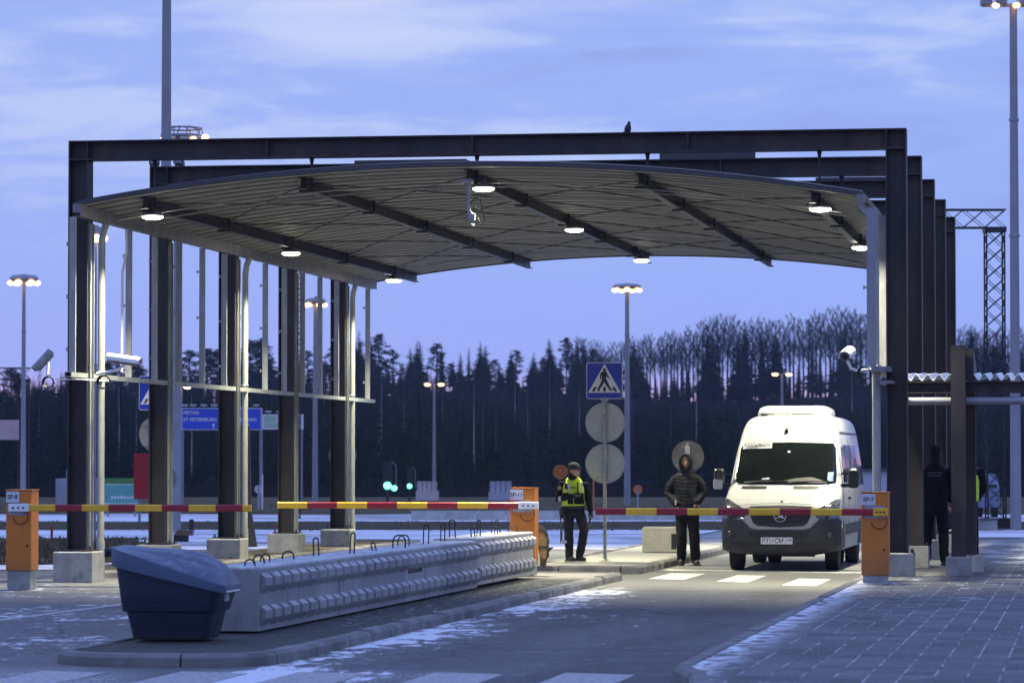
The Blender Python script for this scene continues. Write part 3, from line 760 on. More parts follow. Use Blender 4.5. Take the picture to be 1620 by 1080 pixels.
# lid: humped shell over the sloping rim
def rimz(x): return .745 - .262*(x+.02)
NX, NY = 48, 26; s = MB(); top = []; 
def HUMP(a):
    P = ((-1,0),(-.95,.02),(-.85,.035),(-.67,.055),(-.46,.082),(-.2,.125),(0,.158),(.18,.182),(.35,.195),(.5,.20),(.62,.196),(.72,.183),(.80,.164),(.86,.142),(.91,.115),(.95,.085),(.98,.05),(1,0))
    for (p,h),(q,k_) in zip(P,P[1:]):
        if a <= q:
            t = (a-p)/(q-p); return h+(k_-h)*t
    return 0
def lidp(i, j):
    a = -1+2*i/NX; c = -1+2*j/NY
    x = .545*a; ymax = .47*(1-max(0,abs(a)-.72)**2*3.2)
    y = ymax*c
    base = rimz(x)-.055-.035*a
    hump = HUMP(a)*(max(0,1-abs(c)**2.0))**.9
    rib = 0
    for rc in (-.62,-.30,.02):
        rib -= .016*math.exp(-((c-rc)/.04)**2)*max(0,1-abs((a)/.85)**6)
    return (x, y, base+hump+rib)
g = [[lidp(i,j) for j in range(NY+1)] for i in range(NX+1)]
s.rings([[*r] for r in g], closed=False, cap=False)
edge = [g[i][0] for i in range(NX+1)] + [g[NX][j] for j in range(1,NY+1)] + [g[i][NY] for i in range(NX-1,-1,-1)] + [g[0][j] for j in range(NY-1,0,-1)]
n = len(edge); R = []
for dz, k in ((0,1),(-.012,1.006),(-1,.995),(-1,.94),(-.03,.935)):
    R.append([(x*k,y*k,z+(dz if dz > -.5 else -(.125-.05*x/.545))) for x,y,z in edge])
s.rings(R, cap=False); s.obj('lid', M['bin_lid'], gb, 24)
s = MB(); s.box(-.655,-.548,-.20,.16,.805,.845); s.box(-.655,-.635,-.20,.16,.76,.804); s.obj('handle', M['bin'], gb, None, .008)
s = MB(); s.tube([(.54,-.30,.445),(.555,0,.445),(.54,.30,.445)], .008, 6); s.obj('rim_wire', M['white_metal'], gb)
lb = MB(); lb.box(.463,.4665,-.30,.30,.40,.50)
MR = T((.494,-.06,.385)) @ Matrix.Rotation(pi/2, 4, 'Z') @ Matrix.Rotation(radians(-7),4,'X')
text('LUMI', .10, M['plate'], gb, MR, .002, bold=.002)
# ------------------------------------------------------------------ signs
def pole(bb, z1, r=.03, y=0): bb.tube([(0,y,0),(0,y,z1)], r, 12)
def disc_mb(R, n=40, th=.004):
    bb = MB(); bb.rings([[(r*cos(2*pi*k/n), y, r*sin(2*pi*k/n)) for k in range(n)] for r, y in ((R,0),(R,th))]); 
    bb.rings([[(r*cos(2*pi*k/n), y, r*sin(2*pi*k/n)) for k in range(n)] for r, y in ((R,-.010),(R,-.001),(R-.012,-.001),(R-.012,-.010))], 0, False)
    return bb
def back_disc(t, z, R, m, y=.05):
    o = disc_mb(R).obj('sign_disc', m, t, 30); o.location = (0, y, z)
    s = MB()
    for dz in (-.55*R, .55*R): s.box(-.16,.16,y-.032,y-.011,z+dz-.018,z+dz+.018)
    for x in (-.085,.075): s.box(x-.02,x+.02,y-.0115,y-.001,z-R*.8,z+R*.8)
    for dz in (-.55*R, .55*R): s.torus((0,0,z+dz), .036, .010, 'z', 12, 5)
    s.obj('clamp', M['sign_back'] if m is not M['sign_back_dark'] else m, t)
def crossing_panel(t, z, size, y=-.035):
    h = size/2; r = .04
    s = MB(); s.prism([(a,c+z) for a,c in rrect(h,h,r)], y-.004, y, 'y'); p = s.obj('sign_panel', M['sign_white'], t)
    s = MB(); s.prism([(a,c+z) for a,c in rrect(h-.012,h-.012,r-.01)], y-.0075, y-.0045, 'y'); s.obj('blue_field', M['sign_blue'], p)
    k = size/.62
    s = MB(); s.prism([(-.282*k,z-.205*k),(.282*k,z-.205*k),(0,z+.285*k)], y-.0105, y-.008, 'y'); s.obj('white_triangle', M['sign_white'], p)
    f = MB(); y0, y1 = y-.0135, y-.011
    def limb(a, b, w0, w1):
        a, b = Vector(a)*k, Vector(b)*k; d = (b-a).normalized(); nn = Vector((-d.y, d.x))
        f.prism([(p_.x, p_.y+z) for p_ in (a+nn*w0*k, a-nn*w0*k, b-nn*w1*k, b+nn*w1*k)], y0, y1, 'y')
    f.prism([(.0+.026*k*cos(q), z+.182*k+.028*k*sin(q)) for q in [2*pi*j/14 for j in range(14)]], y0, y1, 'y')
    limb((-.006,.155),(-.010,.0),.040,.034); limb((-.035,.14),(-.068,.085),.017,.014); limb((-.068,.09),(-.066,.025),.014,.012)
    limb((.025,.135),(.045,.075),.017,.014); limb((.043,.08),(.085,.045),.013,.010)
    limb((-.014,.02),(-.06,-.085),.030,.022); limb((-.058,-.075),(-.115,-.165),.022,.016); limb((-.115,-.16),(-.08,-.172),.014,.010)
    limb((.004,.02),(.055,-.08),.030,.022); limb((.052,-.07),(.108,-.165),.022,.016); limb((.105,-.162),(.142,-.150),.014,.010)
    for x0, sl in ((-.195,.045),(.0,.0),(.195,-.045)):
        f.prism([((x0-.022)*k,z-.185*k),((x0+.022)*k,z-.185*k),((x0+.022+sl)*k,z-.105*k),((x0-.022+sl)*k,z-.105*k)], y0, y1, 'y')
    f.obj('pictogram', M['ink'], p)
P = at(957,886.5,.13)
t = thing('crossing_sign', 'blue pedestrian crossing sign above two blank disc backs beside the officer', 'road sign', P, HEAD*.2)
s = MB(); pole(s, 2.78); s.lathe([(.11,0),(.10,.015),(.04,.03)], 16); s.lathe([(.055,2.70),(.062,2.74),(.03,2.80)], 12); s.obj('pole', M['galv'], t, 40)
crossing_panel(t, 3.055, .62); 
s = MB(); s.box(-.02,.02,-.03,.0,2.7,3.2); s.obj('back_bracket', M['galv'], t)
back_disc(t, 2.345, .34, M['sign_back']); back_disc(t, 1.645, .34, M['sign_back'])
# the sign half hidden behind the second left post
P = far(246,870,64); P.z = .12
t = thing('crossing_sign', 'blue pedestrian crossing sign half hidden by the second left post', 'road sign', P, HEAD*.2)
s = MB(); pole(s, 3.1); s.obj('pole', M['galv'], t, 40)
zz = far(246,621.5,64).z - .12
crossing_panel(t, zz, .62); back_disc(t, far(246,686,64).z-.12, .33, M['sign_back_dark']); 
P = far(257,842,85); P.z = 0
t = thing('round_sign', 'low round sign back just right of the second left post', 'road sign', P, 0, 'round sign backs')
s = MB(); pole(s, 1.9); s.obj('pole', M['galv'], t, 40); back_disc(t, far(257,757,85).z, .335, M['sign_back_dark'])
# disc behind the hooded man
P = at(1088,864,.13)
t = thing('round_sign', 'dull grey back of a round sign behind the hooded man', 'road sign', P, 0, 'round sign backs')
s = MB(); pole(s, 2.05); s.lathe([(.10,0),(.09,.015),(.04,.03)], 14); s.obj('pole', M['galv'], t, 40); back_disc(t, far(1088,722,69.5).z-.13, .325, M['sign_back_dark'])
s = MB(); s.box(-.045,.045,-.03,-.012,far(1088,722,69.5).z-.13+.02,far(1088,722,69.5).z-.13+.2); s.obj('bright_clamp', M['white_metal'], t)
# twin discs between the right posts
P = far(1447,880,62); P.z = .15
t = thing('round_sign', 'two round sign backs half hidden behind the right posts', 'road sign', P, 0, 'round sign backs')
s = MB(); pole(s, 2.9); s.obj('pole', M['galv'], t, 40)
for v in (659,721): back_disc(t, far(1447,v,62).z-.15, .34, M['sign_back'])
# disc behind the fifth left post
P = far(541,850,83); P.z = 0
t = thing('round_sign', 'round sign back half hidden by the rearmost left post', 'road sign', P, 0, 'round sign backs')
s = MB(); pole(s, 2.6); s.obj('pole', M['galv'], t, 40); back_disc(t, far(541,720,83).z, .335, M['sign_back_dark'])
# red panel on a white post
P = far(223,825,108); P.z = 0; a = far(211,718,108); c = far(234,789,108)
t = thing('red_sign', 'tall plain red panel on a white post beside the second left post', 'sign', P)
s = MB(); s.box(-.225,.225,-.03,.0,c.z,a.z); s.box(-.235,.235,-.012,.012,a.z+.001,a.z+.02); s.obj('panel', M['red_panel'], t)
s = MB(); s.box(-.09,-.02,.002,.05,0,a.z-.1); s.obj('post', M['pole_grey'], t)
# pale concrete block with a dark recess beyond the crossing sign
P = at(1041,872.5,.13)
t = thing('concrete_block', 'small pale concrete block with a dark recess, beside the hooded man', 'concrete block', P)
s = MB(); s.rings([[(-.30+e,e,z),(.36-e,e,z),(.36-e,.6-e,z),(-.30+e,.6-e,z)] for e,z in ((0,0),(0,.44),(.02,.46))]); s.obj('body', M['concrete_pale'], t)
s = MB(); s.box(.25,.345,-.004,-.0005,.05,.34); s.obj('recess', M['rubber'], t)
# ------------------------------------------------------------------ low shelter at the right
sh = thing('shelter', 'low walkway shelter with a white corrugated roof at the right edge', 'shelter', (13.28,.6,.15))
lz = lambda z: z-.15
s = MB(); s.box(-.105,.105,-.10,-.085,.26,lz(3.48)); s.box(-.105,.105,.085,.10,.26,lz(3.48)); s.box(-.007,.007,-.085,.085,.26,lz(3.48)); s.box(-.105,.105,-.1,.1,lz(3.481),lz(3.50)); s.obj('post', M['steel'], sh)
block_mb(.185,.185,.27).obj('footing', M['concrete'], sh)
s = MB(); s.prism([(.15,lz(3.46)),(.15,lz(3.0)),(1.5,lz(3.0)),(1.5,lz(3.2))], -.06, .06, 'x', 0, T((.16,0,0))); s.obj('roof_bracket', M['steel'], sh)
s = MB(); s.box(-.085,.085,-.09,.09,.26,lz(3.0)); o = s.obj('post', M['steel'], sh); o.location = (.115,1.6,0)
s = MB(); s.lathe([(.11,0),(.11,.24),(.095,.26)], 20); o = s.obj('footing', M['concrete_pale'], sh, 40); o.location = (.20,1.6,0)
s = MB()
xr = [-.90+.0118*i for i in range(464)]
s.rings([[(x, y0_, lz(3.03)+.045*sin(2*pi*x/.165)+dz) for y0_, dz in ((.18,0),(3.4,.10))] for x in xr], closed=False, cap=False)
s.rings([[(x, y0_, lz(3.045)+.045*sin(2*pi*x/.165)+dz) for y0_, dz in ((.18,0),(3.4,.10))] for x in xr], closed=False, cap=False)
s.rings([[(x,.18,lz(3.03)+.045*sin(2*pi*x/.165)),(x,.18,lz(3.045)+.045*sin(2*pi*x/.165))] for x in xr], closed=False, cap=False)
M['roof_white'] = mat('white_corrugated_roof', (.66,.66,.66), .5, 0, .12, 3)
s.obj('roof_sheet', M['roof_white'], sh, 60)
s = MB(); s.box(-.90,4.5,.20,.215,lz(2.82),lz(2.96)); s.box(-.90,4.5,.12,.32,lz(2.805),lz(2.82)); s.box(-.90,4.5,.12,.32,lz(2.961),lz(2.975)); s.obj('beam', M['steel'], sh)
s = MB(); s.tube([(-.90,.16,lz(2.69)),(4.5,.16,lz(2.69))], .06, 14); s.obj('rail', M['pole_grey'], sh, 50)
# ------------------------------------------------------------------ the white van, facing the barrier (local: front towards -y)
def van_paint():
    b = NB('white_van_paint'); p = b.pos(True); Z = b.xyz(p)[2]
    n = b.noise(p, 3, 6, .65); sp = b.noise(p, 22, 5, .75); st = b.noise(b.scale(p, (4,4,.8)), 2, 5, .6)
    col = b.mix(n, (.42,.42,.41), (.50,.50,.49))
    low = b.inv(b.ss(b.add(Z, b.mul(n, .5)), .85, 1.6))
    col = b.mix(b.mul(low, b.add(.25, b.mul(sp, .45))), col, (.27,.25,.22))
    col = b.mix(b.mul(b.ss(st, .58, .72), .22), col, (.38,.36,.33))
    return b.out(col, b.add(.22, b.mul(low, .3)), 0, .5)
M['van'] = van_paint()
M['bumper'] = mat('dark_grey_bumper_plastic', (.026,.026,.027), .55, 0, .25, 4, c2=(.06,.056,.052), th=.55)
M['glass'] = mat('dark_van_glass', (.006,.008,.008), .04, 0, .2, 2, spec=.35)
M['chrome'] = mat('chrome', (.75,.75,.75), .15, 1, .03, 4)
M['tyre'] = mat('tyre_rubber', (.015,.015,.015), .8, 0, .2, 12)
M['headlamp'] = mat('clear_headlamp', (.13,.135,.14), .10, .55, .5, 9, spec=.6)
M['blacktrim'] = mat('black_trim', (.010,.010,.011), .45, 0, .15, 8)
M['sticker_blue'] = mat('blue_sticker', (.05,.16,.30), .4, 0, .05, 4)
van = thing('passenger_van', 'white high-roofed passenger van waiting behind the right barrier', 'van', (10.11,7.05,0))
ZS = [ (.28,.93,.12,.30),(.34,.955,.05,.30),(.50,.965,.0,.30),(.75,.97,.0,.30),(.88,.975,.03,.32),(1.0,.978,.08,.34),(1.06,.978,.13,.34),(1.12,.975,.26,.34),(1.22,.968,.48,.33),(1.36,.955,.82,.32),(1.42,.945,.97,.30),(1.60,.925,1.14,.26),(1.90,.885,1.42,.24),(2.12,.850,1.62,.24),(2.25,.828,1.74,.26),(2.38,.800,1.88,.30),(2.48,.765,2.02,.36),(2.55,.715,2.18,.42),(2.60,.62,2.40,.5),(2.625,.50,2.75,.6)]
def zi(z):
    for a, c in zip(ZS, ZS[1:]):
        if z <= c[0]:
            t = max(0,(z-a[0])/(c[0]-a[0])); return [a[k]+(c[k]-a[k])*t for k in (1,2,3)]
    return list(ZS[-1][1:])
NE = 3.4
def S(q, z, off=0):
    w, yf, D = zi(z); q = max(-1, min(1, q))
    yy = yf + D*(1-(1-abs(q)**NE)**(1/NE))
    p = Vector((q*w, yy, z))
    if off:
        e = .004; a, c = max(-.985,q-.01), min(.985,q+.01)
        def B(qq, z2):
            w, yf, D = zi(z2); return Vector((qq*w, yf+D*(1-(1-abs(qq)**NE)**(1/NE)), z2))
        n = (B(c,z)-B(a,z)).cross(B(q,min(2.62,z+.02))-B(q,max(.29,z-.02))).normalized()
        if n.y > 0 and abs(n.y) > .2: n = -n
        p = p + n*off
    return p
YR = 6.94
def vring(z):
    w, yf, D = zi(z); P = []
    qs = [-1+2*i/40 for i in range(41)]; qs = [math.copysign(1-(1-abs(q))**1.8, q) for q in qs]
    P = [tuple(S(q, z)) for q in qs]
    r = .12; yr = YR - max(0, (z-1.0))*.05 - (.25*max(0,(z-2.45)/.175)**2)
    for k in range(9): P.append((w, yf+D+(yr-r-yf-D)*(k+1)/9, z))
    for k in range(1,5): a = pi/2*k/4; P.append((w-r+r*cos(a), yr-r+r*sin(a), z))
    for k in range(1,4): P.append((w-r-(2*(w-r))*k/4, yr, z))
    for k in range(0,5): a = pi/2+pi/2*k/4; P.append((-w+r+r*cos(a), yr-r+r*sin(a), z))
    for k in range(8): P.append((-w, yr-r-(yr-r-yf-D)*(k+1)/9, z))
    return P
b = MB(); zs = [.34,.42,.50,.62,.75,.82,.88,.94,1.0,1.03,1.06,1.09,1.12,1.17,1.22,1.29,1.36,1.39,1.42,1.5,1.6,1.75,1.9,2.0,2.12,2.18,2.25,2.32,2.38,2.43,2.48,2.52,2.55,2.58,2.60,2.625]
b.rings([vring(z) for z in zs], cap=False)
top = vring(2.625); n = len(top); cx, cy = 0, 4.6
mid = [((x)*.5, cy+(y-cy)*.55, 2.645) for x,y,z in top]
b.rings([top, mid], cap=False); b.add(mid, [tuple(range(n))])
b.obj('body', M['van'], van, 50)
def patch(name, x0, x1, lo, hi, off, m, parent=van, nx=24, nz=6, thick=.0, smooth=50):
    """a panel laid on the front skin: x0..x1 in metres at the body, lo/hi are functions of x giving z"""
    bb = MB(); R = []
    for i in range(nx+1):
        x = x0+(x1-x0)*i/nx; l, h = lo(x), hi(x); r = []
        for j in range(nz+1):
            z = l+(h-l)*j/nz; w = zi(z)[0]; r.append(tuple(S(x/w, z, off)))
        R.append(r)
    bb.rings(R, closed=False, cap=False)
    # turned-in edge so the panel has a thickness
    E_ = [R[i][0] for i in range(nx+1)] + [R[nx][j] for j in range(1,nz+1)] + [R[i][nz] for i in range(nx-1,-1,-1)] + [R[0][j] for j in range(nz-1,0,-1)]
    bb.rings([E_, [(x,y+off+.006,z) for x,y,z in E_]], cap=False)
    return bb.obj(name, m, parent, smooth)
def pl(pts):
    def f(x):
        for (a,za),(c,zc) in zip(pts, pts[1:]):
            if x <= c: return za+(zc-za)*max(0,(x-a))/(c-a)
        return pts[-1][1]
    return f
K = lambda z: (lambda x: z)
# windscreen with its black border
ws = patch('windscreen', -.845, .845, pl([(-.845,1.47),(-.78,1.435),(0,1.42),(.78,1.435),(.845,1.47)]), pl([(-.845,1.60),(-.80,2.06),(-.77,2.115),(0,2.135),(.77,2.115),(.80,2.06),(.845,1.60)]), .010, M['glass'], nx=40, nz=12)
s = MB()
for x0, x1 in ((-.6,.05),(.08,.72)):
    s.tube([tuple(S(x0/zi(1.43)[0],1.435,.03)), tuple(S((x0+.1)/zi(1.47)[0],1.455,.022)), tuple(S(x1/zi(1.5)[0],1.475,.018))], .009, 6)
s.obj('wiper', M['blacktrim'], van)
# inside: hints of dashboard papers and mirror seen through the glass
patch('dashboard', -.70,.70, K(1.447), pl([(-.70,1.465),(-.35,1.49),(-.10,1.475),(.2,1.53),(.45,1.545),(.58,1.50),(.70,1.47)]), .0118, M['bumper'], ws, 24, 2)
patch('dashboard_paper', -.40,-.27, K(1.505), pl([(-.40,1.52),(-.27,1.535)]), .0125, M['plate'], ws, 4, 2)
patch('mirror_glint', .0,.05, K(1.955), K(1.985), .0125, M['plate'], ws, 4, 2)
patch('screen_sticker', .70,.795, pl([(.70,1.47),(.795,1.475)]), pl([(.70,1.62),(.795,1.63)]), .0125, M['sticker_blue'], ws, 4, 3)
st = patch('route_card', -.765,-.27, pl([(-.765,2.015),(-.27,2.03)]), pl([(-.765,2.105),(-.27,2.12)]), .016, M['plate'], van, 10, 3)
p = S(-.52/.86, 2.065, .02); ang = atan2(1.62-1.42, .22)
text('ЗАКАЗНОЙ', .098, M['ink'], st, T(p + Vector((0,-.004,0))) @ Matrix.Rotation(-radians(42),4,'X') @ Matrix.Rotation(radians(-1.5),4,'Y'), .0015, shear=.25, sx=.92, bold=.0035)
# bonnet vents, bonnet shut line
for sx in (-1,1):
    s = patch('bonnet_vent', sx*.36-.21 if sx>0 else -.72+.0, sx*.36+.21 if sx>0 else -.30, K(1.352), K(1.392), .010, M['blacktrim'], van, 8, 2)
def curve_strip(name, pts, off, r, m, parent=van):
    s = MB(); s.tube([tuple(S(x/zi(z)[0], z, off)) for x,z in pts], r, 6); return s.obj(name, m, parent)
curve_strip('bonnet_edge', [(-.70+1.40*i/20, 1.115-.03*abs(-1+i/10)**2) for i in range(21)], .001, .004, M['rubber'])
s = MB(); p = S(0,1.14,.004); s.tube([p, p+Vector((0,-.006,.002))], .02, 12); s.obj('bonnet_badge', M['chrome'], van)
# bumper: dark plastic, its upper edge dipping under the grille
btop = pl([(-.97,.86),(-.63,.84),(-.50,.715),(-.40,.69),(.40,.69),(.50,.715),(.63,.84),(.97,.86)])
bp = patch('bumper', -.95, .95, pl([(-.95,.36),(-.6,.30),(.6,.30),(.95,.36)]), btop, .035, M['bumper'], van, 60, 10)
for sx in (-1,1):
    s = MB()
    w = zi(.6)[0]
    s.rings([[ (sx*(w+o), y, z) for y,z in ((.28,.36),(.50,.36),(.50,.58),(.40,.84),(.28,.84))] for o in (.0,.022)]); s.obj('bumper_corner', M['bumper'], bp)
patch('lower_intake', -.52,.47, pl([(-.52,.60),(-.44,.545),(.40,.545),(.47,.60)]), pl([(-.52,.645),(-.47,.655),(.42,.655),(.47,.645)]), .043, M['rubber'], bp, 20, 2)
patch('bumper_crease', -.93,.93, K(.465), K(.478), .043, M['blacktrim'], bp, 40, 1)
for sx in (-1,1):
    p = S(sx*.80/.965,.60,.045); s = MB(); s.torus(p,.058,.011,'y',18,6); f = s.obj('fog_lamp_ring', M['blacktrim'], bp, 40)
    s = MB(); s.tube([p+Vector((0,.02,0)),p+Vector((0,-.004,0))], .05, 16); s.obj('fog_lamp', M['headlamp'], bp)
# grille and white surround
gl_lo = pl([(-.53,1.00),(-.46,.80),(-.38,.745),(0,.725),(.38,.745),(.46,.80),(.53,1.00)]); gl_hi = pl([(-.53,1.03),(-.50,1.055),(0,1.07),(.50,1.055),(.53,1.03)])
sr = patch('grille_surround', -.62,.62, pl([(-.62,.93),(-.50,.725),(-.40,.69),(.40,.69),(.50,.725),(.62,.93)]), pl([(-.62,1.00),(-.55,1.075),(0,1.09),(.55,1.075),(.62,1.00)]), .012, M['van'], van, 40, 8)
gr = patch('grille', -.53,.53, gl_lo, gl_hi, .020, M['rubber'], van, 40, 8)
for q in (.25,.5,.75):
    curve_strip('grille_bar', [(x, gl_lo(x)+(gl_hi(x)-gl_lo(x))*q) for x in [-.50+1.0*i/20 for i in range(21)]], .024, .007, M['blacktrim'], gr)
# star in a ring
p = S(0,.895,.05); s = MB(); s.torus(p,.098,.010,'y',28,6)
for k in range(3):
    a = pi/2+2*pi*k/3; d = Vector((cos(a),0,sin(a))); e = Vector((-sin(a),0,cos(a)))
    s.add([p+d*.095, p+e*.018+d*.01, p-e*.018+d*.01, p+Vector((0,-.015,0))], [(0,1,3),(0,3,2),(1,2,3),(0,2,1)])
s.obj('emblem', M['chrome'], gr)
# headlamps
for sx in (-1,1):
    A, B = (.585,.955)
    lo = pl([(A,.90),(.64,.845),(.955,.855)]); hi = pl([(A,1.00),(.66,1.045),(.80,1.115),(.90,1.175),(.955,1.17)])
    f = (lambda g: (lambda x: g(abs(x))))
    hl = patch('headlamp', sx*A, sx*B, f(lo), f(hi), .014, M['headlamp'], van, 16, 8)
    p = S(sx*.80/.975,.955,.018); s = MB(); s.torus(p,.052,.009,'y',18,6); s.obj('lamp_ring', M['chrome'], hl)
    curve_strip('lamp_edge', [(sx*x, hi(x)) for x in [A+(B-A)*i/12 for i in range(13)]], .012, .006, M['blacktrim'], hl)
    p2 = S(sx*.66/.975,.93,.018); s = MB(); s.torus(p2,.032,.007,'y',16,6); s.obj('lamp_ring', M['bumper'], hl)
# number plate
s = MB(); yb = -.052; s.box(-.262,.262,yb,yb+.012,.448,.560); pf = s.obj('number_plate', M['white_ink'], van, None, .004); pf.location = (-.055,-.01,0)
s = MB(); s.box(-.270,.270,yb+.0125,yb+.03,.440,.568); s.obj('plate_holder', M['blacktrim'], pf)
text('В711СМ', .105, M['ink'], pf, T((-.062,yb-.001,.502)), .001, sx=.90, bold=.0018)
text('178', .070, M['ink'], pf, T((.200,yb-.001,.512)), .001, sx=.9, bold=.0008)
s = MB(); s.box(.139,.142,yb-.0012,yb-.0002,.452,.556); s.obj('divider', M['ink'], pf)
# roof air-conditioner with two dark slots
s = MB(); R = []
for z, w, yf, yr in ((2.58,.60,2.42,4.5),(2.66,.605,2.44,4.5),(2.73,.58,2.56,4.45),(2.775,.50,2.75,4.2),(2.78,.40,2.9,4.0)):
    R.append([(x, yf+(yr-yf)*.5+y*(yr-yf)*.5, z) for x, y in [(a*w/.5*.5/1, c) for a,c in [(q[0]/.5, q[1]) for q in rrect(.5,1.0,.16)]]])
s.rings(R); ac = s.obj('roof_unit', M['van'], van, 40)
for x0, x1 in ((-.54,-.32),(.0,.36)):
    s = MB(); s.box(x0,x1,2.43,2.46,2.605,2.632); s.obj('slot', M['rubber'], ac)
s = MB(); p = S(-.04/.76,2.305,.0); s.lathe([(.035,0),(.03,.04),(.014,.075)], 12, p); s.tube([p+Vector((0,-.01,.06)), p+Vector((.0,.30,.42))], .005, 5); s.obj('aerial', M['blacktrim'], van)
s = MB(); s.tube([p+Vector((-.03,.0,.08)),p+Vector((-.05,.05,.16)),p+Vector((.01,.12,.22))], .003, 5)
# mirrors
for sx in (-1,1):
    s = MB(); cxm, zc = sx*1.135, 1.53; yv = 1.16
    s.rings([[(cxm+a*k, yv+yy, zc+c*k) for a,c in rrect(.085,.165,.05)] for k,yy in ((.80,-.07),(1.0,-.03),(1.0,.06),(.9,.075))]); mo = s.obj('mirror', M['blacktrim'], van, 35)
    s = MB(); s.box(min(cxm-sx*.08,sx*.93),max(cxm-sx*.08,sx*.93),yv-.02,yv+.03,zc-.15,zc-.09); s.box(min(cxm-sx*.08,sx*.93),max(cxm-sx*.08,sx*.93),yv-.02,yv+.03,zc+.06,zc+.10); s.obj('mirror_arm', M['blacktrim'], mo)
    if sx < 0:
        s = MB(); s.rings([[(cxm+a*k-.012, yv+yy, zc-.10+c*k) for a,c in rrect(.078,.085,.04)] for k,yy in ((.9,-.085),(1.0,-.072),(1.0,-.045))]); s.obj('mirror_cap', M['van'], mo, 35)
        s = MB(); s.box(cxm-.035,cxm+.06,yv-.079,yv-.0715,zc-.06,zc+.14); s.obj('mirror_shell', M['bumper'], mo)
# side windows, doors, rub strips on both sides
def side_patch(name, sx, y0, y1, z0, z1, m, off, parent=van, sl=0):
    bb = MB(); R = []
    for j in range(7):
        z = z0+(z1-z0)*j/6; w = zi(z)[0]; ya = y0+sl*(j/6)
        R.append([(sx*(w+off), ya, z), (sx*(w+off), y1, z), (sx*(w-.004), y1, z), (sx*(w-.004), ya, z)])
    bb.rings(R)
    return bb.obj(name, m, parent)
for sx in (-1,1):
    d = side_patch('door_window', sx, 1.55, 2.42, 1.46, 2.06, M['glass'], .006, sl=.42)
    side_patch('window_frame', sx, 1.42, 2.48, 1.43, 2.10, M['van'], .003, sl=.42)
    for k in range(3): side_patch('side_window', sx, 2.62+1.38*k, 3.92+1.38*k, 1.40, 2.10, M['glass'], .006)
    side_patch('rub_strip', sx, 1.6, 6.7, .58, .76, M['bumper'], .015)
    for y0 in (1.30,2.53,3.98): side_patch('door_seam', sx, y0, y0+.008, .55, 2.2, M['rubber'], .0035)
    s = MB(); w = zi(1.2)[0]; s.box(min(sx*w,sx*(w+.04)),max(sx*w,sx*(w+.04)),2.28,2.46,1.17,1.21); s.obj('door_handle', M['blacktrim'], van)
    side_patch('roof_gutter', sx, 2.3, 6.6, 2.30, 2.325, M['bumper'], .008)
    # wheels
    for yy, r_in in ((.95,0),(5.275,1)):
        for wx in ([.80] if not r_in else [.83,.56]):
            s = MB(); X = sx*wx; pr = [(.20,-.10),(.30,-.115),(.335,-.105),(.348,-.08),(.348,.08),(.335,.105),(.30,.115),(.20,.10)]
            Mx = T((X,yy,.348)) @ Matrix.Rotation(pi/2,4,'Y')
            s.lathe([(r,z) for r,z in pr], 32, M=Mx)
            wh = s.obj('wheel', M['tyre'], van, 40)
            s = MB(); s.lathe([(.20,sx*.08),(.19,sx*.05),(.08,sx*.045),(.06,sx*.09),(.001,sx*.092)], 24, M=Mx, cap=False); s.obj('rim', M['galv_dull'], wh, 40)
        arch = MB(); w = zi(.5)[0]
        arch.prism([(yy+.44*cos(a), max(.33,.36+.46*sin(a))) for a in [pi*k/20 for k in range(21)]], min(sx*(w-.02),sx*(w+.012)), max(sx*(w-.02),sx*(w+.012)), 'x'); arch.obj('wheel_arch', M['blacktrim'], van)
s = MB(); s.box(-.90,.90,.35,6.8,.40,.46); s.box(-.6,.6,5.2,5.35,.25,.40); s.box(-.5,.5,.9,1.0,.22,.40); s.obj('underbody', M['rubber'], van)
# ------------------------------------------------------------------ people and the dog: closed limbs merged into one skin by remeshing
def limb_rings(bb, pts, n=14):
    """pts: (x,y,z,rx,ry) stations with elliptical sections, closed with rounded ends"""
    P = [Vector(p[:3]) for p in pts]; R = []
    up = None
    def frame(d):
        ref = Vector((0,1,0)) if abs(d.y) < .9 else Vector((0,0,1))
        a = d.cross(ref).normalized(); return a, a.cross(d).normalized()
    for i, p in enumerate(pts):
        d = (P[min(i+1,len(P)-1)]-P[max(i-1,0)]).normalized(); a, c = frame(d); c = -c if c.y < 0 else c
        rx, ry = p[3], p[4] if len(p) > 4 else p[3]
        if i == 0:
            for k in (.25,.7): R.append([tuple(P[0]-d*min(rx,ry)*.7*(1-k) + (a*cos(2*pi*j/n)*rx + c*sin(2*pi*j/n)*ry)*sqrt(1-(1-k)**2)) for j in range(n)])
        R.append([tuple(P[i] + a*cos(2*pi*j/n)*rx + c*sin(2*pi*j/n)*ry) for j in range(n)])
        if i == len(pts)-1:
            for k in (.7,.25): R.append([tuple(P[i]+d*min(rx,ry)*.7*(1-k) + (a*cos(2*pi*j/n)*rx + c*sin(2*pi*j/n)*ry)*sqrt(1-(1-k)**2)) for j in range(n)])
    bb.rings(R)
def ball(bb, c, r, n=12):
    r = r if isinstance(r, tuple) else (r,r,r); R = []
    for i in range(1, n):
        t = pi*i/n; R.append([(c[0]+r[0]*sin(t)*cos(2*pi*j/n), c[1]+r[1]*sin(t)*sin(2*pi*j/n), c[2]-r[2]*cos(t)) for j in range(n)])
    bb.rings(R)
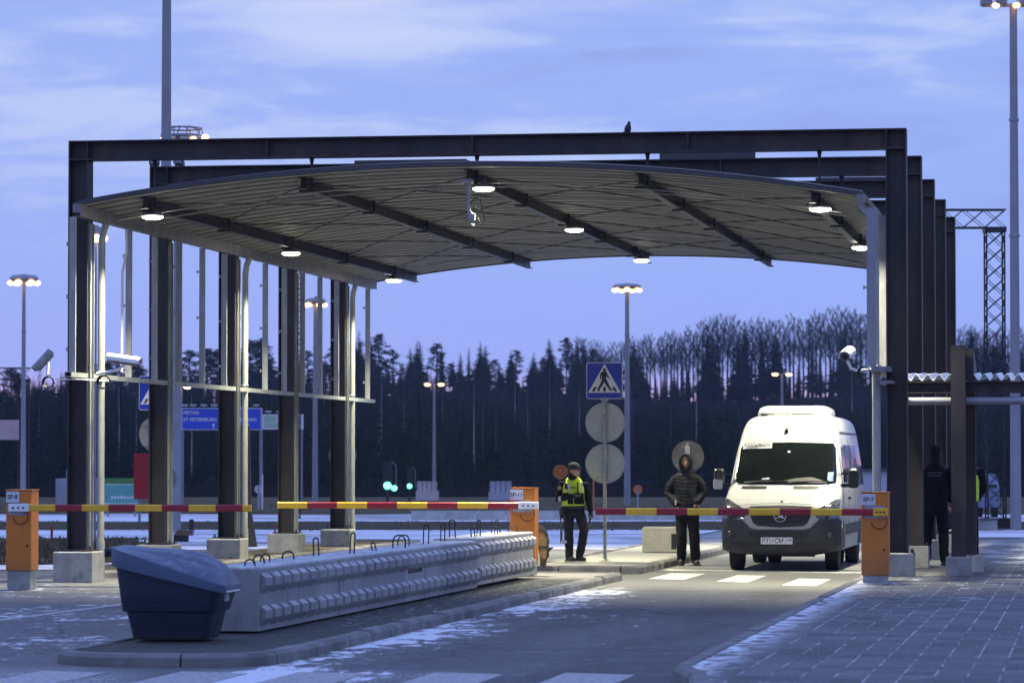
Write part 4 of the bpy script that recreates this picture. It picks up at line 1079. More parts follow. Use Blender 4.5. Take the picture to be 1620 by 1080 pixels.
def fused(name, bb, m, parent, vox=.010, sm=4, wrinkle=0, wsc=14, post=None):
    me = bpy.data.meshes.new(name); me.from_pydata(bb.v, [], bb.f)
    b2 = bmesh.new(); b2.from_mesh(me); bmesh.ops.recalc_face_normals(b2, faces=b2.faces); b2.to_mesh(me); b2.free()
    o = bpy.data.objects.new(name, me); COL.objects.link(o)
    r = o.modifiers.new('r', 'REMESH'); r.mode = 'VOXEL'; r.voxel_size = vox
    s = o.modifiers.new('s', 'SMOOTH'); s.iterations = sm; s.factor = .5
    bpy.context.view_layer.update()
    m2 = bpy.data.meshes.new_from_object(o.evaluated_get(bpy.context.evaluated_depsgraph_get()))
    bpy.data.objects.remove(o); m2.name = name
    if wrinkle:
        nrm = [v.normal.copy() for v in m2.vertices]
        for v, nn in zip(m2.vertices, nrm):
            q = v.co
            v.co = q + nn*wrinkle*(mnoise.noise(q*wsc) + .5*mnoise.noise(q*wsc*2.3))
    if post: post(m2)
    m2.materials.clear()
    for mm in (m if isinstance(m, list) else [m]): m2.materials.append(mm)
    m2.polygons.foreach_set('use_smooth', [True]*len(m2.polygons))
    return link(name, m2, parent)
def shade_faces(me, fn):
    for p in me.polygons: p.material_index = fn(p.center)
def hand(bb, wrist, d, palm_n, thumb, curl=.5, k=1.0):
    """palm with four curled fingers and a thumb; d = direction of the hand, palm_n = palm normal"""
    d = Vector(d).normalized(); pn = Vector(palm_n).normalized(); sd = d.cross(pn).normalized()*thumb; w = Vector(wrist)
    limb_rings(bb, [(*w,.026*k,.022*k),(*(w+d*.045*k),.036*k,.020*k),(*(w+d*.085*k),.036*k,.017*k)], 10)
    for i, (off, L) in enumerate(((.027,.070),(.009,.080),(-.009,.074),(-.026,.058))):
        p = w+d*.088*k+sd*off*k; pts = [p]; ang = 0
        for seg in (.45,.32,.25):
            ang += curl*(.6+.15*i); p = p+(d*cos(ang)+pn*sin(ang))*L*seg*k; pts.append(p)
        limb_rings(bb, [(*q,.0085*k-.001*j) for j, q in enumerate(pts)], 8)
    p = w+d*.03*k+sd*.030*k; limb_rings(bb, [(*p,.012*k),(*(p+(d*.6+sd*.8).normalized()*.035*k),.010*k),(*(p+(d*.95+sd*.5+pn*.4).normalized()*.062*k),.008*k)], 8)
M['cloth_black'] = mat('black_uniform_cloth', (.008,.0085,.011), .85, 0, .25, 14, .002, spec=.2)
M['cloth_dark'] = mat('dark_grey_trousers', (.020,.020,.022), .85, 0, .35, 9, .003, spec=.2)
M['puffer'] = mat('dark_puffer_jacket', (.003,.004,.008), .7, 0, .25, 10, .001, spec=.22)
M['hivis'] = mat('yellow_high_visibility_cloth', (.62,.78,.04), .7, 0, .08, 14, .002)
M['reflect'] = mat('silver_reflective_tape', (.55,.56,.55), .35, .2, .08, 20)
M['beanie'] = mat('dark_green_knit', (.022,.034,.026), .9, 0, .25, 40, .003)
M['boot'] = mat('boot_leather', (.022,.020,.019), .6, 0, .25, 14)
M['hair'] = mat('brown_hair', (.06,.04,.025), .7, 0, .25, 30)
M['badge'] = mat('bronze_badge', (.38,.20,.06), .5, 0, .3, 40)
M['beard'] = mat('dark_stubble', (.14,.085,.06), .7, 0, .2, 40)
def head_shape(bb, c, yaw, k=1.0):
    """skull, jaw, nose, ears; local face direction -y turned by yaw"""
    c = Vector(c); R = Matrix.Rotation(yaw, 3, 'Z')
    def P(x,y,z): return tuple(c + R @ Vector((x,y,z))*k)
    ball(bb, P(0,.01,.03), (.078*k,.095*k if abs(sin(yaw))<.5 else .078*k,.098*k))
    ball(bb, P(0,-.012,-.02), (.066*k,.072*k,.085*k)); ball(bb, P(0,-.045,-.078), (.040*k,.035*k,.032*k))
    limb_rings(bb, [(*P(0,-.078,.018),.011*k),(*P(0,-.094,-.012),.015*k),(*P(0,-.088,-.026),.016*k)], 8)
    limb_rings(bb, [(*P(-.022,-.078,-.054),.009*k),(*P(0,-.084,-.055),.011*k),(*P(.022,-.078,-.054),.009*k)], 8)
    for sx in (-1,1):
        ball(bb, P(sx*.034,-.070,.030), (.022*k,.014*k,.008*k), 8)
        ball(bb, P(sx*.076,.012,-.008), (.012*k,.020*k,.030*k), 8); ball(bb, P(sx*.040,-.055,-.022), (.025*k,.022*k,.022*k), 8)
def eyes(parent, c, yaw, k=1.0):
    c = Vector(c); R = Matrix.Rotation(yaw, 3, 'Z')
    for sx in (-1,1):
        s = MB(); ball(s, tuple(c+R@Vector((sx*.033,-.080,.012))*k), .0095*k, 8); s.obj('eye', M['ink'], parent, 60)
# ---------------- the officer by the crossing sign (looks and walks to the right)
po = at(910,887.5,.13)
off = thing('person', 'officer in yellow high-visibility vest and dark green beanie looking right', 'person', po, 0)
HC = (-.005,-.02,1.525); YAW = radians(74)
s = MB()
head_shape(s, HC, YAW, .98)
limb_rings(s, [(-.045,.02,1.33,.065,.065),(-.03,.0,1.45,.058,.062)])
limb_rings(s, [(-.03,.02,.86,.15,.11),(-.03,.02,1.10,.14,.10),(-.03,.03,1.30,.16,.095)])
LSH, LEL, LWR = (-.215,.03,1.30), (-.285,-.03,1.045), (-.03,-.20,1.10)
RSH, REL, RWR = (.155,.04,1.29), (.225,.03,1.04), (.262,-.01,.84)
for a, e, w in ((LSH,LEL,LWR),(RSH,REL,RWR)): limb_rings(s, [(a[0]+(.04 if a[0] < -.03 else -.04),a[1],a[2]-.03,.045),(*e,.040),(*w,.029)])
for pts in ([(-.11,.02,.86,.08,.08),(-.105,-.01,.50,.055,.06),(-.10,.04,.10,.04,.045)], [(.05,.02,.86,.08,.08),(.165,-.06,.53,.056,.06),(.055,.08,.10,.04,.045)]): limb_rings(s, pts)
hand(s, LWR, (1,-.25,.25), (0,.5,-1), 1, .45); hand(s, RWR, (.1,-.15,-1), (-1,0,0), 1, .35)
body = fused('body', s, M['skin'], off, .008, 3)
eyes(off, HC, YAW)
s = MB()
limb_rings(s, [(-.03,.02,.86,.185,.135),(-.03,.02,1.0,.175,.13),(-.03,.025,1.18,.195,.135),(-.035,.03,1.30,.20,.115),(-.04,.03,1.37,.12,.085),(-.04,.015,1.43,.075,.075)], 20)
for a, e, w in ((LSH,LEL,LWR),(RSH,REL,RWR)):
    a, e, w = Vector(a), Vector(e), Vector(w); limb_rings(s, [(*a,.075),(*((a+e)/2),.068),(*e,.060),(*((e+w)/2),.054),(*w,.043)])
fused('jacket', s, M['cloth_black'], off, .010, 4, .006, 13)
s = MB()
limb_rings(s, [(-.035,.02,.965,.196,.150),(-.03,.02,1.10,.200,.152),(-.03,.022,1.22,.205,.150),(-.035,.028,1.31,.175,.128),(-.04,.03,1.37,.13,.10)], 22)
def vest_mat(me): shade_faces(me, lambda c: 1 if (abs(c.z-1.045-.05*c.x) < .022) else (2 if (c.z > 1.17 and c.y < 0 and (c.x-.05)**2*6+(c.z-1.43)**2 < .022) else 0))
fused('vest', s, [M['hivis'],M['reflect'],M['cloth_black']], off, .010, 4, .005, 12, vest_mat)
s = MB(); s.box(.055,.072,-.149,-.120,1.00,1.34); s.obj('zip', M['cloth_black'], off)
s = MB(); s.box(-.16,-.115,-.150,-.10,1.22,1.31); s.tube([(-.15,-.13,1.31),(-.155,-.13,1.43)], .007, 6); s.obj('radio', M['rubber'], off)
for x0 in (-.10,.115): s = MB(); s.box(x0,x0+.03,-.144,-.118,1.17,1.33); s.obj('reflective_strap', M['reflect'], off)
for x0 in (-.06,.05,.13): s = MB(); s.rings([[(x0+a,-.140+yy,1.015+c) for a,c in rrect(.042,.050,.012)] for yy in (.02,-.04)]); s.obj('pouch', M['cloth_black'], off)
for x0 in (-.14,.11):
    s = MB(); s.rings([[(x0+a*1.0,-.128+yy,1.10+c) for a,c in rrect(.052,.055,.012)] for yy in (.02,-.045)]); s.obj('pouch', M['cloth_black'], off, None, .008)
text('RAJA', .042, M['ink'], off, T((-.02,-.142,1.245)), .002, bold=.001)
s = MB(); s.rings([[(-.03+.194*cos(a), .02+.145*sin(a), z) for a in [2*pi*k/24 for k in range(24)]] for z in (.885,.935)]); s.obj('belt', M['rubber'], off, 60)
s = MB(); limb_rings(s, [(-.235,.03,.92,.035,.05),(-.24,.03,.82,.04,.055),(-.235,.03,.74,.03,.045)]); limb_rings(s, [(-.20,-.08,.90,.045,.035),(-.20,-.08,.80,.04,.03)]); fused('holster', s, M['rubber'], off, .009, 2)
s = MB()
limb_rings(s, [(-.03,.02,.93,.165,.125),(-.03,.02,.84,.175,.135)], 18)
limb_rings(s, [(-.11,.02,.86,.10,.105),(-.112,-.005,.66,.088,.095),(-.108,-.012,.50,.078,.083),(-.105,.02,.28,.074,.078),(-.105,.035,.09,.068,.075)], 16)
limb_rings(s, [(.05,.02,.86,.10,.105),(.115,-.03,.68,.09,.095),(.162,-.06,.53,.080,.085),(.115,.01,.30,.073,.078),(.060,.075,.09,.066,.072)], 16)
fused('trousers', s, M['cloth_dark'], off, .010, 3, .011, 15)
s = MB(); s.tube([(-.20,.0,.62),(-.225,.0,.5),(-.23,.0,.38),(-.19,-.02,.30)], .010, 6); s.obj('strap', M['rubber'], off)
s = MB(); s.rings([[(-.16+a,-.085+yy,.33+c) for a,c in rrect(.03,.022,.006)] for yy in (0,-.012)]); s.obj('tag', M['reflect'], off)
for (x,y,dx) in ((-.105,.03,.09),(.06,.07,.10)):
    s = MB(); limb_rings(s, [(x,y,.17,.055,.06),(x,y,.10,.055,.06),(x+.01,y-.01,.055,.055,.055)]); limb_rings(s, [(x-.03,y,.045,.045,.042),(x+dx*.5,y-.05,.045,.045,.045),(x+dx,y-.09,.035,.032,.042)])
    s.box(x-.07,x+dx+.02,y-.12,y+.04,0,.018)
    fused('boot', s, M['boot'], off, .008, 2)
s = MB(); R3 = Matrix.Rotation(YAW,3,'Z'); c = Vector(HC)
cs = []
for z, r, dy in ((.035,.094,.008),(.05,.098,.010),(.075,.096,.012),(.105,.086,.018),(.130,.064,.022),(.146,.034,.025),(.150,.004,.026)):
    cs.append([tuple(c + R3@Vector((r*.94*cos(2*pi*k/24), dy+r*1.12*sin(2*pi*k/24), z-.006*sin(2*pi*k/24) if z < .06 else z))) for k in range(24)])
s.rings(cs, cap=False); s.obj('beanie', M['beanie'], off, 60)
s = MB(); s.rings([[tuple(c + R3@Vector((r*.94*cos(2*pi*k/24), .009+r*1.12*sin(2*pi*k/24), z-.006*sin(2*pi*k/24)))) for k in range(24)] for z,r in ((.02,.095),(.018,.102),(.055,.104),(.058,.097))], cap=False); s.obj('beanie_cuff', M['beanie'], off, 50)
s = MB(); ball(s, tuple(c+R3@Vector((0,.085,-.03))), (.035,.05,.05), 10); limb_rings(s, [(*(c+R3@Vector((0,.10,-.05))),.022),(*(c+R3@Vector((0,.10,-.12))),.012)]); fused('hair', s, M['hair'], off, .008, 2)
s = MB(); limb_rings(s, [(-.04,.0,1.40,.085,.085),(-.03,-.005,1.45,.072,.074)], 16); fused('collar', s, M['cloth_black'], off, .010, 2, .004, 20)
s = MB(); s.tube([(-.255,-.05,1.235),(-.262,-.062,1.235)], .035, 14); s.obj('arm_badge', M['badge'], off)
s = MB(); ball(s, (-.245,-.12,1.055), (.03,.02,.045), 8); s.obj('cuff_patch', M['reflect'], off, 60)
s = MB(); hand(s, LWR, (1,-.25,.25), (0,.5,-1), 1, .45, 1.14); fused('glove', s, M['rubber'], off, .006, 2)
s = MB(); hand(s, RWR, (.1,-.15,-1), (-1,0,0), 1, .35, 1.14); fused('glove', s, M['rubber'], off, .006, 2)
# ---------------- the hooded man beside the van
pm = at(1092,894.3,0)
man = thing('person', 'man in dark hooded puffer jacket standing with hands in pockets', 'person', pm, 0)
k = 1.09; HC = (-.075,-.02,1.80); YAW = radians(8)
s = MB(); head_shape(s, HC, YAW, 1.08)
limb_rings(s, [(-.06,.02,1.58,.065,.065),(-.072,.0,1.72,.062,.065)]); limb_rings(s, [(-.07,.02,.95,.15,.11),(-.06,.02,1.3,.15,.11),(-.06,.03,1.55,.17,.10)])
LSH, LEL, LWR = (-.305,.03,1.545), (-.385,.02,1.25), (-.24,-.09,1.08)
RSH, REL, RWR = (.158,.03,1.545), (.238,.02,1.27), (.150,-.09,1.12)
for a, e, w in ((LSH,LEL,LWR),(RSH,REL,RWR)): limb_rings(s, [(a[0]+(.07 if a[0] < -.07 else -.07),a[1],a[2]-.08,.045),(*e,.040),(*w,.030)])
hand(s, LWR, (.6,-.1,-.6), (0,1,0), -1, .35, 1.05); hand(s, RWR, (-.6,-.1,-.6), (0,1,0), 1, .35, 1.05)
for x0, x1, x2 in ((-.155,-.15,-.155),(.045,.075,.085)): limb_rings(s, [(x0,.02,.95,.085,.085),(x1,-.01,.53,.058,.06),(x2,.03,.10,.042,.045)])
body = fused('body', s, M['skin'], man, .009, 3); eyes(man, HC, YAW, 1.08)
s = MB(); ball(s, (HC[0]+.01,HC[1]-.055,HC[2]-.083), (.058,.045,.045), 10); fused('beard', s, M['beard'], man, .007, 1)
s = MB()
limb_rings(s, [(-.065,.02,.985,.215,.165),(-.068,.02,1.06,.215,.165),(-.07,.02,1.20,.205,.16),(-.072,.02,1.34,.21,.155),(-.073,.025,1.45,.235,.145),(-.074,.028,1.525,.265,.13),(-.074,.03,1.57,.235,.125),(-.074,.028,1.61,.165,.118),(-.074,.02,1.64,.12,.11)], 22)
for a, e, w in ((LSH,LEL,LWR),(RSH,REL,RWR)):
    a, e, w = Vector(a), Vector(e), Vector(w); limb_rings(s, [(*(a+Vector((-.045*(1 if a.x > -.07 else -1),0,-.035))),.078),(*((a+e)/2),.083),(*e,.076),(*((e+w)/2),.070),(*(e*.15+w*.85),.066),(*w,.066),(*(w+Vector((.07 if w.x < -.1 else -.07,.03,-.02))),.06)])
def quilt(me):
    nr = [v.normal.copy() for v in me.vertices]
    for v, nn in zip(me.vertices, nr):
        f = (v.co.z + .03*mnoise.noise(v.co*6)) / .062
        v.co += nn*(.0045*abs(sin(pi*f))**.7-.002)
fused('puffer_jacket', s, M['puffer'], man, .009, 10, .006, 9, quilt)
s = MB(); cc = Vector(HC)
# hood: shell around the head, open at the face
RH = []
for j in range(15):
    t = j/14; th = radians(-20)+radians(250)*t
    pass
hd = MB(); n = 26
prof = [(-.115,.100,.138),(-.090,.118,.150),(-.03,.128,.158),(.04,.125,.155),(.10,.098,.125),(.135,.050,.07),(.142,.004,.006)]   # y back.., half-width, half-height
rows = []
for y_, hw, hh in prof:
    rows.append([(cc.x+hw*cos(2*pi*q/n), cc.y+y_, cc.z-.005+hh*sin(2*pi*q/n)*(1.04 if sin(2*pi*q/n) > 0 else 1.0)) for q in range(n)])
inner = [[(cc.x+(x-cc.x)*.84, y+.0, cc.z-.005+(z-cc.z+.005)*.86) for x,y,z in r] for r in rows[:4]]
hd.rings(rows, cap=False); hd.rings([rows[0], inner[0]], cap=False); hd.rings(inner, cap=False)
ho_ = hd.obj('hood', M['puffer'], man, 60)
s = MB(); limb_rings(s, [(-.074,.03,1.60,.15,.125),(-.075,.015,1.68,.115,.11)], 18); fused('hood_collar', s, M['puffer'], man, .010, 3, .006, 12)
s = MB(); s.tube([(-.070,-.150,1.10),(-.072,-.158,1.30),(-.074,-.145,1.52),(-.074,-.125,1.63)], .004, 5); s.obj('zip', M['steel_dark'], man)
s = MB(); s.rings([[(-.235+a,-.165+yy,1.10+c) for a,c in rrect(.012,.045,.006)] for yy in (0,-.012)]); s.obj('pocket_edge', M['plate'], man)
s = MB(); limb_rings(s, [(-.06,.02,1.02,.18,.14),(-.06,.02,.93,.19,.145)], 18)
limb_rings(s, [(-.155,.02,.95,.112,.115),(-.155,.0,.72,.098,.10),(-.15,-.012,.53,.094,.095),(-.152,.01,.32,.090,.09),(-.155,.03,.13,.082,.088)], 16)
limb_rings(s, [(.045,.02,.95,.112,.115),(.058,.0,.72,.098,.10),(.075,-.012,.53,.094,.095),(.082,.01,.32,.090,.09),(.085,.03,.13,.082,.088)], 16)
fused('trousers', s, M['cloth_black'], man, .010, 3, .009, 12)
for x, dx in ((-.155,-.015),(.085,.055)):
    s = MB(); limb_rings(s, [(x,.03,.24,.070,.078),(x,.03,.15,.068,.075),(x,.02,.07,.065,.07)]); limb_rings(s, [(x-.005,.06,.055,.052,.048),(x+dx*.6,-.04,.055,.056,.05),(x+dx,-.14,.045,.045,.040)])
    s.box(x-.06+dx*.3,x+.06+dx*.9,-.17,.10,0,.02); fused('boot', s, M['boot'], man, .009, 2)
# ---------------- two officers behind the right posts
def officer_back(lab, p, rz, hiv):
    t = thing('person', lab, 'person', p, rz)
    HC = (.0,-.07,1.80); s = MB(); head_shape(s, HC, 0, 1.03)
    limb_rings(s, [(0,.02,1.55,.068,.068),(0,-.02,1.70,.062,.064)]); limb_rings(s, [(0,.02,.95,.16,.115),(0,.02,1.3,.16,.115),(0,.03,1.53,.18,.105)])
    A = [((-.235,.03,1.52),(-.30,.03,1.22),(-.24,-.14,1.03)), ((.235,.03,1.52),(.29,.03,1.22),(.26,-.04,.95))]
    for a, e, w in A: limb_rings(s, [(*a,.05),(*e,.042),(*w,.032)])
    hand(s, A[0][2], (.3,-.5,-.6), (1,0,0), 1, .4); hand(s, A[1][2], (-.1,-.1,-1), (-1,0,0), 1, .4)
    for x0,x1,x2 in ((-.10,-.13,-.14),(.10,.13,.15)): limb_rings(s, [(x0,.02,.95,.085,.085),(x1,0,.52,.058,.06),(x2,.03,.10,.042,.045)])
    fused('body', s, M['skin'], t, .010, 3)
    s = MB(); limb_rings(s, [(0,.02,.90,.20,.15),(0,.02,1.1,.205,.155),(0,.02,1.32,.215,.155),(0,.03,1.50,.225,.13),(0,.03,1.60,.12,.09),(0,.0,1.665,.075,.075)], 22)
    for a, e, w in A:
        a, e, w = Vector(a), Vector(e), Vector(w); limb_rings(s, [(*a,.082),(*((a+e)/2),.076),(*e,.066),(*((e+w)/2),.058),(*w,.045)])
    fused('jacket', s, M['cloth_black'], t, .011, 4, .007, 11)
    s = MB(); limb_rings(s, [(0,.02,.98,.175,.14),(0,.02,.90,.185,.145)], 18)
    for x0,x1,x2 in ((-.10,-.13,-.14),(.10,.13,.15)): limb_rings(s, [(x0,.02,.92,.108,.11),(x1,0,.52,.084,.088),(x2,.03,.10,.074,.08)], 16)
    fused('trousers', s, M['cloth_black'], t, .011, 3, .008, 12)
    for x in (-.14,.15):
        s = MB(); limb_rings(s, [(x,.03,.16,.06,.065),(x,.03,.07,.06,.065)]); limb_rings(s, [(x,.05,.05,.05,.045),(x,-.10,.045,.045,.04)]); s.box(x-.055,x+.055,-.14,.10,0,.02); fused('boot', s, M['boot'], t, .010, 2)
    s = MB(); ball(s, (HC[0],HC[1]+.015,HC[2]+.045), (.097,.11,.09), 14); limb_rings(s, [(HC[0],HC[1]+.045,HC[2]+.02,.09,.085),(HC[0],HC[1]+.07,HC[2]-.12,.075,.07)]); fused('cap', s, M['cloth_black'], t, .010, 2)
    if hiv:
        s = MB(); limb_rings(s, [(0,.02,1.05,.215,.168),(0,.02,1.32,.225,.168),(0,.028,1.50,.205,.142),(0,.03,1.58,.14,.11)], 20)
        def vm(me): shade_faces(me, lambda c: 0 if (1.12 < c.z < 1.24 or c.z > 1.50 or abs(abs(c.x)-.12) < .03) else 1)
        fused('vest', s, [M['hivis'],M['cloth_black']], t, .011, 3, .004, 12, vm)
    else:
        t2 = Matrix.Rotation(pi,4,'Z')
        for zz, tx, sz in ((1.475,'RAJAVARTIOLAITOS',.026),(1.43,'BORDER GUARD',.026)): text(tx, sz, M['panel_grey'], t, T((0,.168,zz)) @ t2, .001)
    return t
q = at(1480,894,.15); officer_back('person in black uniform seen from behind between the right posts', q, radians(180), False)
q = at(1528,890,.15); officer_back('person in dark clothing with a yellow vest, almost hidden by the shelter post', q, radians(200), True)
# ---------------- the dog with its nose to the ground, half hidden by the barrier housing
M['fur'] = None
def fur():
    b = NB('sable_fur'); p = b.pos(True); X, Y, Z = b.xyz(p)
    n = b.noise(p, 60, 5, .7); n2 = b.noise(p, 7, 4)
    tan = b.mix(n, (.10,.050,.018), (.22,.12,.045))
    blk = b.mix(n, (.012,.010,.009), (.04,.03,.022))
    h = b.add(Z, b.mul(b.math('SUBTRACT', n2, .5), .16))
    sad = b.mul(b.ss(h, .34, .38), b.ss(Y, -.30, -.24))
    muz = b.mul(b.inv(b.ss(b.add(Z, b.mul(n2,.03)), .15, .19)), b.inv(b.ss(Y, -.36, -.32)))
    edge = b.mul(b.ss(X, .105, .135), b.inv(b.ss(Z, .40, .46)))
    nk = b.mul(b.mul(b.ss(Z, .30, .315), b.inv(b.ss(Z, .345, .36))), b.ss(n2, .35, .45))
    col = b.mix(b.math('MAXIMUM', b.math('MAXIMUM', sad, muz), b.math('MAXIMUM', edge, nk)), tan, blk)
    b.bump(n, .8, .006)
    return b.out(col, .9)
M['fur'] = fur()
dp = at(862,898,.12)
dog = thing('dog', 'tan and black shepherd dog bowing its head beside the orange barrier housing', 'dog', (dp.x-.13, dp.y+.35, .118), radians(6))
s = MB()
limb_rings(s, [(-.10,.50,.50,.12,.15),(-.08,.30,.52,.125,.16),(-.04,.08,.52,.13,.17),(.0,-.10,.52,.125,.16),(.03,-.20,.50,.10,.12)], 18)        # trunk
limb_rings(s, [(.02,-.14,.52,.115,.13),(.05,-.24,.40,.10,.11),(.075,-.32,.28,.085,.09)], 16)                                                # neck goes down
limb_rings(s, [(.075,-.30,.27,.085,.08),(.085,-.36,.20,.078,.07),(.082,-.41,.13,.045,.045),(.075,-.43,.06,.034,.034)], 14)                   # head and muzzle
for x0 in (-.075,.075):
    limb_rings(s, [(x0,-.10,.46,.065,.08),(x0+.01*(x0>0),-.13,.30,.045,.05),(x0,-.12,.16,.032,.034),(x0,-.13,.05,.028,.030)], 12)
    limb_rings(s, [(x0,-.13,.035,.036,.032),(x0,-.19,.028,.038,.026)], 10)
    for tx in (-.02,0,.02): limb_rings(s, [(x0+tx,-.19,.024,.014,.016),(x0+tx,-.225,.018,.012,.014)], 8)
    limb_rings(s, [(x0-.08,.48,.48,.09,.12),(x0-.08,.50,.32,.06,.08),(x0-.08,.60,.20,.034,.04),(x0-.08,.58,.05,.028,.03),(x0-.08,.52,.03,.034,.026)], 12)
limb_rings(s, [(-.11,.62,.50,.04),(-.12,.74,.36,.045),(-.12,.80,.20,.03)], 10)
for ex, dxx in ((.145,.075),(.02,-.05)):
    limb_rings(s, [(ex,-.31,.285,.030,.016),(ex+dxx*.6,-.30,.315,.024,.012),(ex+dxx*1.15,-.30,.335,.006,.005)], 10)
body = fused('body', s, M['fur'], dog, .010, 2)
for sx in (-1,1):
    s = MB(); ball(s, (.083+sx*.042,-.425,.185), .010, 8); s.obj('eye', M['ink'], dog, 60)
s = MB(); ball(s, (.073,-.455,.045), (.018,.014,.014), 8); s.obj('nose', M['ink'], dog, 60)
s = MB(); s.rings([[(.055+.105*cos(a), -.24+.115*sin(a)*.75+dz*.5, .41+.115*sin(a)*.6+dz) for a in [2*pi*j/20 for j in range(20)]] for dz in (0,.028)]); s.obj('collar', M['rubber'], dog, 60)
# ------------------------------------------------------------------ masts and lamps beyond the gate
def mast(lab, u, vtop, d, r0, r1, head=None, name='lamp_mast', group='floodlight masts', vbase=None, lampmat='lamp_warm', nl=7, hr=.65, top=None, cat='lamp mast', z0=-.03):
    p = far(u, vtop, d); h = top if top else p.z
    t = thing(name, lab, cat, (p.x, p.y, z0), HEAD, group)
    s = MB(); s.tube([(0,0,0),(0,0,h*.5),(0,0,h)], [r0,(r0+r1)/2,r1], 12)
    for q in (.28,.56,.78): s.tube([(0,0,h*q-.03),(0,0,h*q+.03)], [(r0+(r1-r0)*q)*1.25]*2, 12)
    s.obj('pole', M['pole_grey'], t, 50)
    if head == 'ring':
        s = MB(); s.torus((0,0,h-.06), hr*.8, .05, 'z', 24, 6); s.lathe([(hr*.95,.02),(hr,.06),(hr*.85,.16),(hr*.3,.20),(.05,.22)], 22, (0,0,h-.05)); s.obj('head', M['pole_grey'], t, 40)
        for k in range(nl):
            a = 2*pi*k/nl+.2; s = MB(); c = (hr*.86*cos(a), hr*.86*sin(a), h-.13)
            ball(s, c, (.125,.125,.085), 8); s.obj('lamp', M[lampmat], t, 60)
    if head == 'twin':
        for sx in (-1,1):
            s = MB(); s.tube([(0,0,h-.05),(sx*hr,0,h+.02)], .03, 6); s.rings([[(sx*hr+a,c*.12,h+z) for a,c in rrect(.2,1,.1)] for z in (0,.08)]); s.obj('arm', M['pole_grey'], t)
            s = MB(); ball(s, (sx*hr,-.02,h-.03), (.17,.13,.10), 8); s.obj('lamp', M[lampmat], t, 60)
    return t
mast('tall grey mast rising out of the picture behind the second left post', 263, 205, 66, .125, .07, None, top=14.0)
t = mast('floodlight mast with a caged lamp ring behind the second left post', 281, 214, 91, .115, .08, None)
h = far(281,214,91).z
s = MB()
for z, r in ((0,.55),(.20,.50)): s.torus((.12,0,h+z), r, .025, 'z', 20, 5)
for k in range(10): a = 2*pi*k/10; s.tube([(.12+.55*cos(a),.55*sin(a),h),(.12+.50*cos(a),.50*sin(a),h+.20),(.12+.2*cos(a),.2*sin(a),h+.26)], .016, 5)
s.lathe([(.45,.0),(.42,.03),(.1,.06)], 16, (.12,0,h+.02)); s.obj('cage', M['pole_grey'], t)
for a, q in ((-.46,.05),(.60,-.1),(.25,.5)):
    s = MB(); ball(s, (.12+a,q,h-.03), (.10,.10,.07), 8); s.obj('lamp', M['lamp_warm'], t, 60)
mast('lit floodlight mast at the far left of the picture', 38, 440, 118, .10, .055, 'ring', nl=6, hr=.50)
mast('lit floodlight mast seen between the left mullions', 499, 476, 140, .12, .07, 'ring', nl=5, hr=.42)
mast('lit floodlight mast behind the crossing sign', 992, 453, 150, .14, .08, 'ring', nl=7, hr=.62)
mast('lit floodlight head peeping out beside the first left post', 152, 366, 80, .03, .02, 'ring', nl=4, hr=.17)
t = mast('very tall grey floodlight mast at the right edge', 1603, 6, 95, .15, .10, None)
h = far(1603,6,95).z
s = MB(); s.box(-.85,.35,-.05,.05,h-.06,h+.02)
for x in (-.75,-.35,.25): s.rings([[(x+a,-.12+c,h+z) for a,c in rrect(.15,.22,.05)] for z in (-.02,.18)])
s.obj('head', M['pole_grey'], t)
for x, y in ((-.50,-.2),(.05,-.25)):
    s = MB(); ball(s, (x,y,h-.05), (.10,.14,.07), 8); s.obj('lamp', M['lamp_warm'], t, 60)
mast('twin street lamp glowing left of the crossing sign', 687, 606, 185, .10, .06, 'twin', group='twin street lamps', name='street_lamp', lampmat='lamp_warm', hr=.36, cat='street lamp')
mast('twin street lamp glowing above the van roof', 1237, 590, 185, .10, .06, 'twin', group='twin street lamps', name='street_lamp', lampmat='lamp_warm', hr=.36, cat='street lamp')
mast('small twin street lamp between the second and third left posts', 287, 610, 175, .09, .05, 'twin', group='twin street lamps', name='street_lamp', lampmat='lamp_pale', hr=.30, cat='street lamp')
# ------------------------------------------------------------------ lattice gantries
def lattice(bb, p0, p1, w, step, r=.02, dirx=(1,0,0), diry=(0,1,0)):
    p0, p1 = Vector(p0), Vector(p1); L = (p1-p0).length; d = (p1-p0)/L; a, c = Vector(dirx)*w/2, Vector(diry)*w/2
    cs = [a+c, a-c, -a-c, -a+c]
    for q in cs: bb.tube([p0+q, p1+q], r*1.6, 5)
    n = max(2, int(L/step))
    for i in range(n):
        q0, q1 = p0+d*L*i/n, p0+d*L*(i+1)/n
        for k in range(4):
            e, f = cs[k], cs[(k+1)%4]
            if i%2: e, f = f, e
            bb.tube([q0+e, q1+f], r*.8, 4); bb.tube([q0+f, q1+e], r*.8, 4)
def gantry(lab, um, vtop, d, w, u1, hb, beam_h):
    p = far(um, vtop, d); t = thing('lattice_gantry', lab, 'gantry', (p.x, p.y, -.02), HEAD, 'lattice gantries')
    s = MB(); lattice(s, (0,0,.3), (0,0,p.z-beam_h-.1), w, w*.85, .014); s.box(-w*.8,w*.8,-w*.8,w*.8,0,.3); s.box(-w*.6,w*.6,-w*.6,w*.6,p.z-beam_h-.12,p.z-beam_h); s.obj('mast', M['steel_dark'], t)
    x1 = (u1-um)/FPX*d
    s = MB(); s_ = 1 if x1 > 0 else -1
    lattice(s, (-s_*w*.6,0,p.z-beam_h/2), (x1,0,p.z-beam_h/2), beam_h, beam_h*.9, .012, (0,1,0), (0,0,1)); s.obj('beam', M['steel_dark'], t)
    return t
gantry('dark lattice gantry standing right of the frame columns', 1573, 331, 98, .50, 1490, 0, .50)
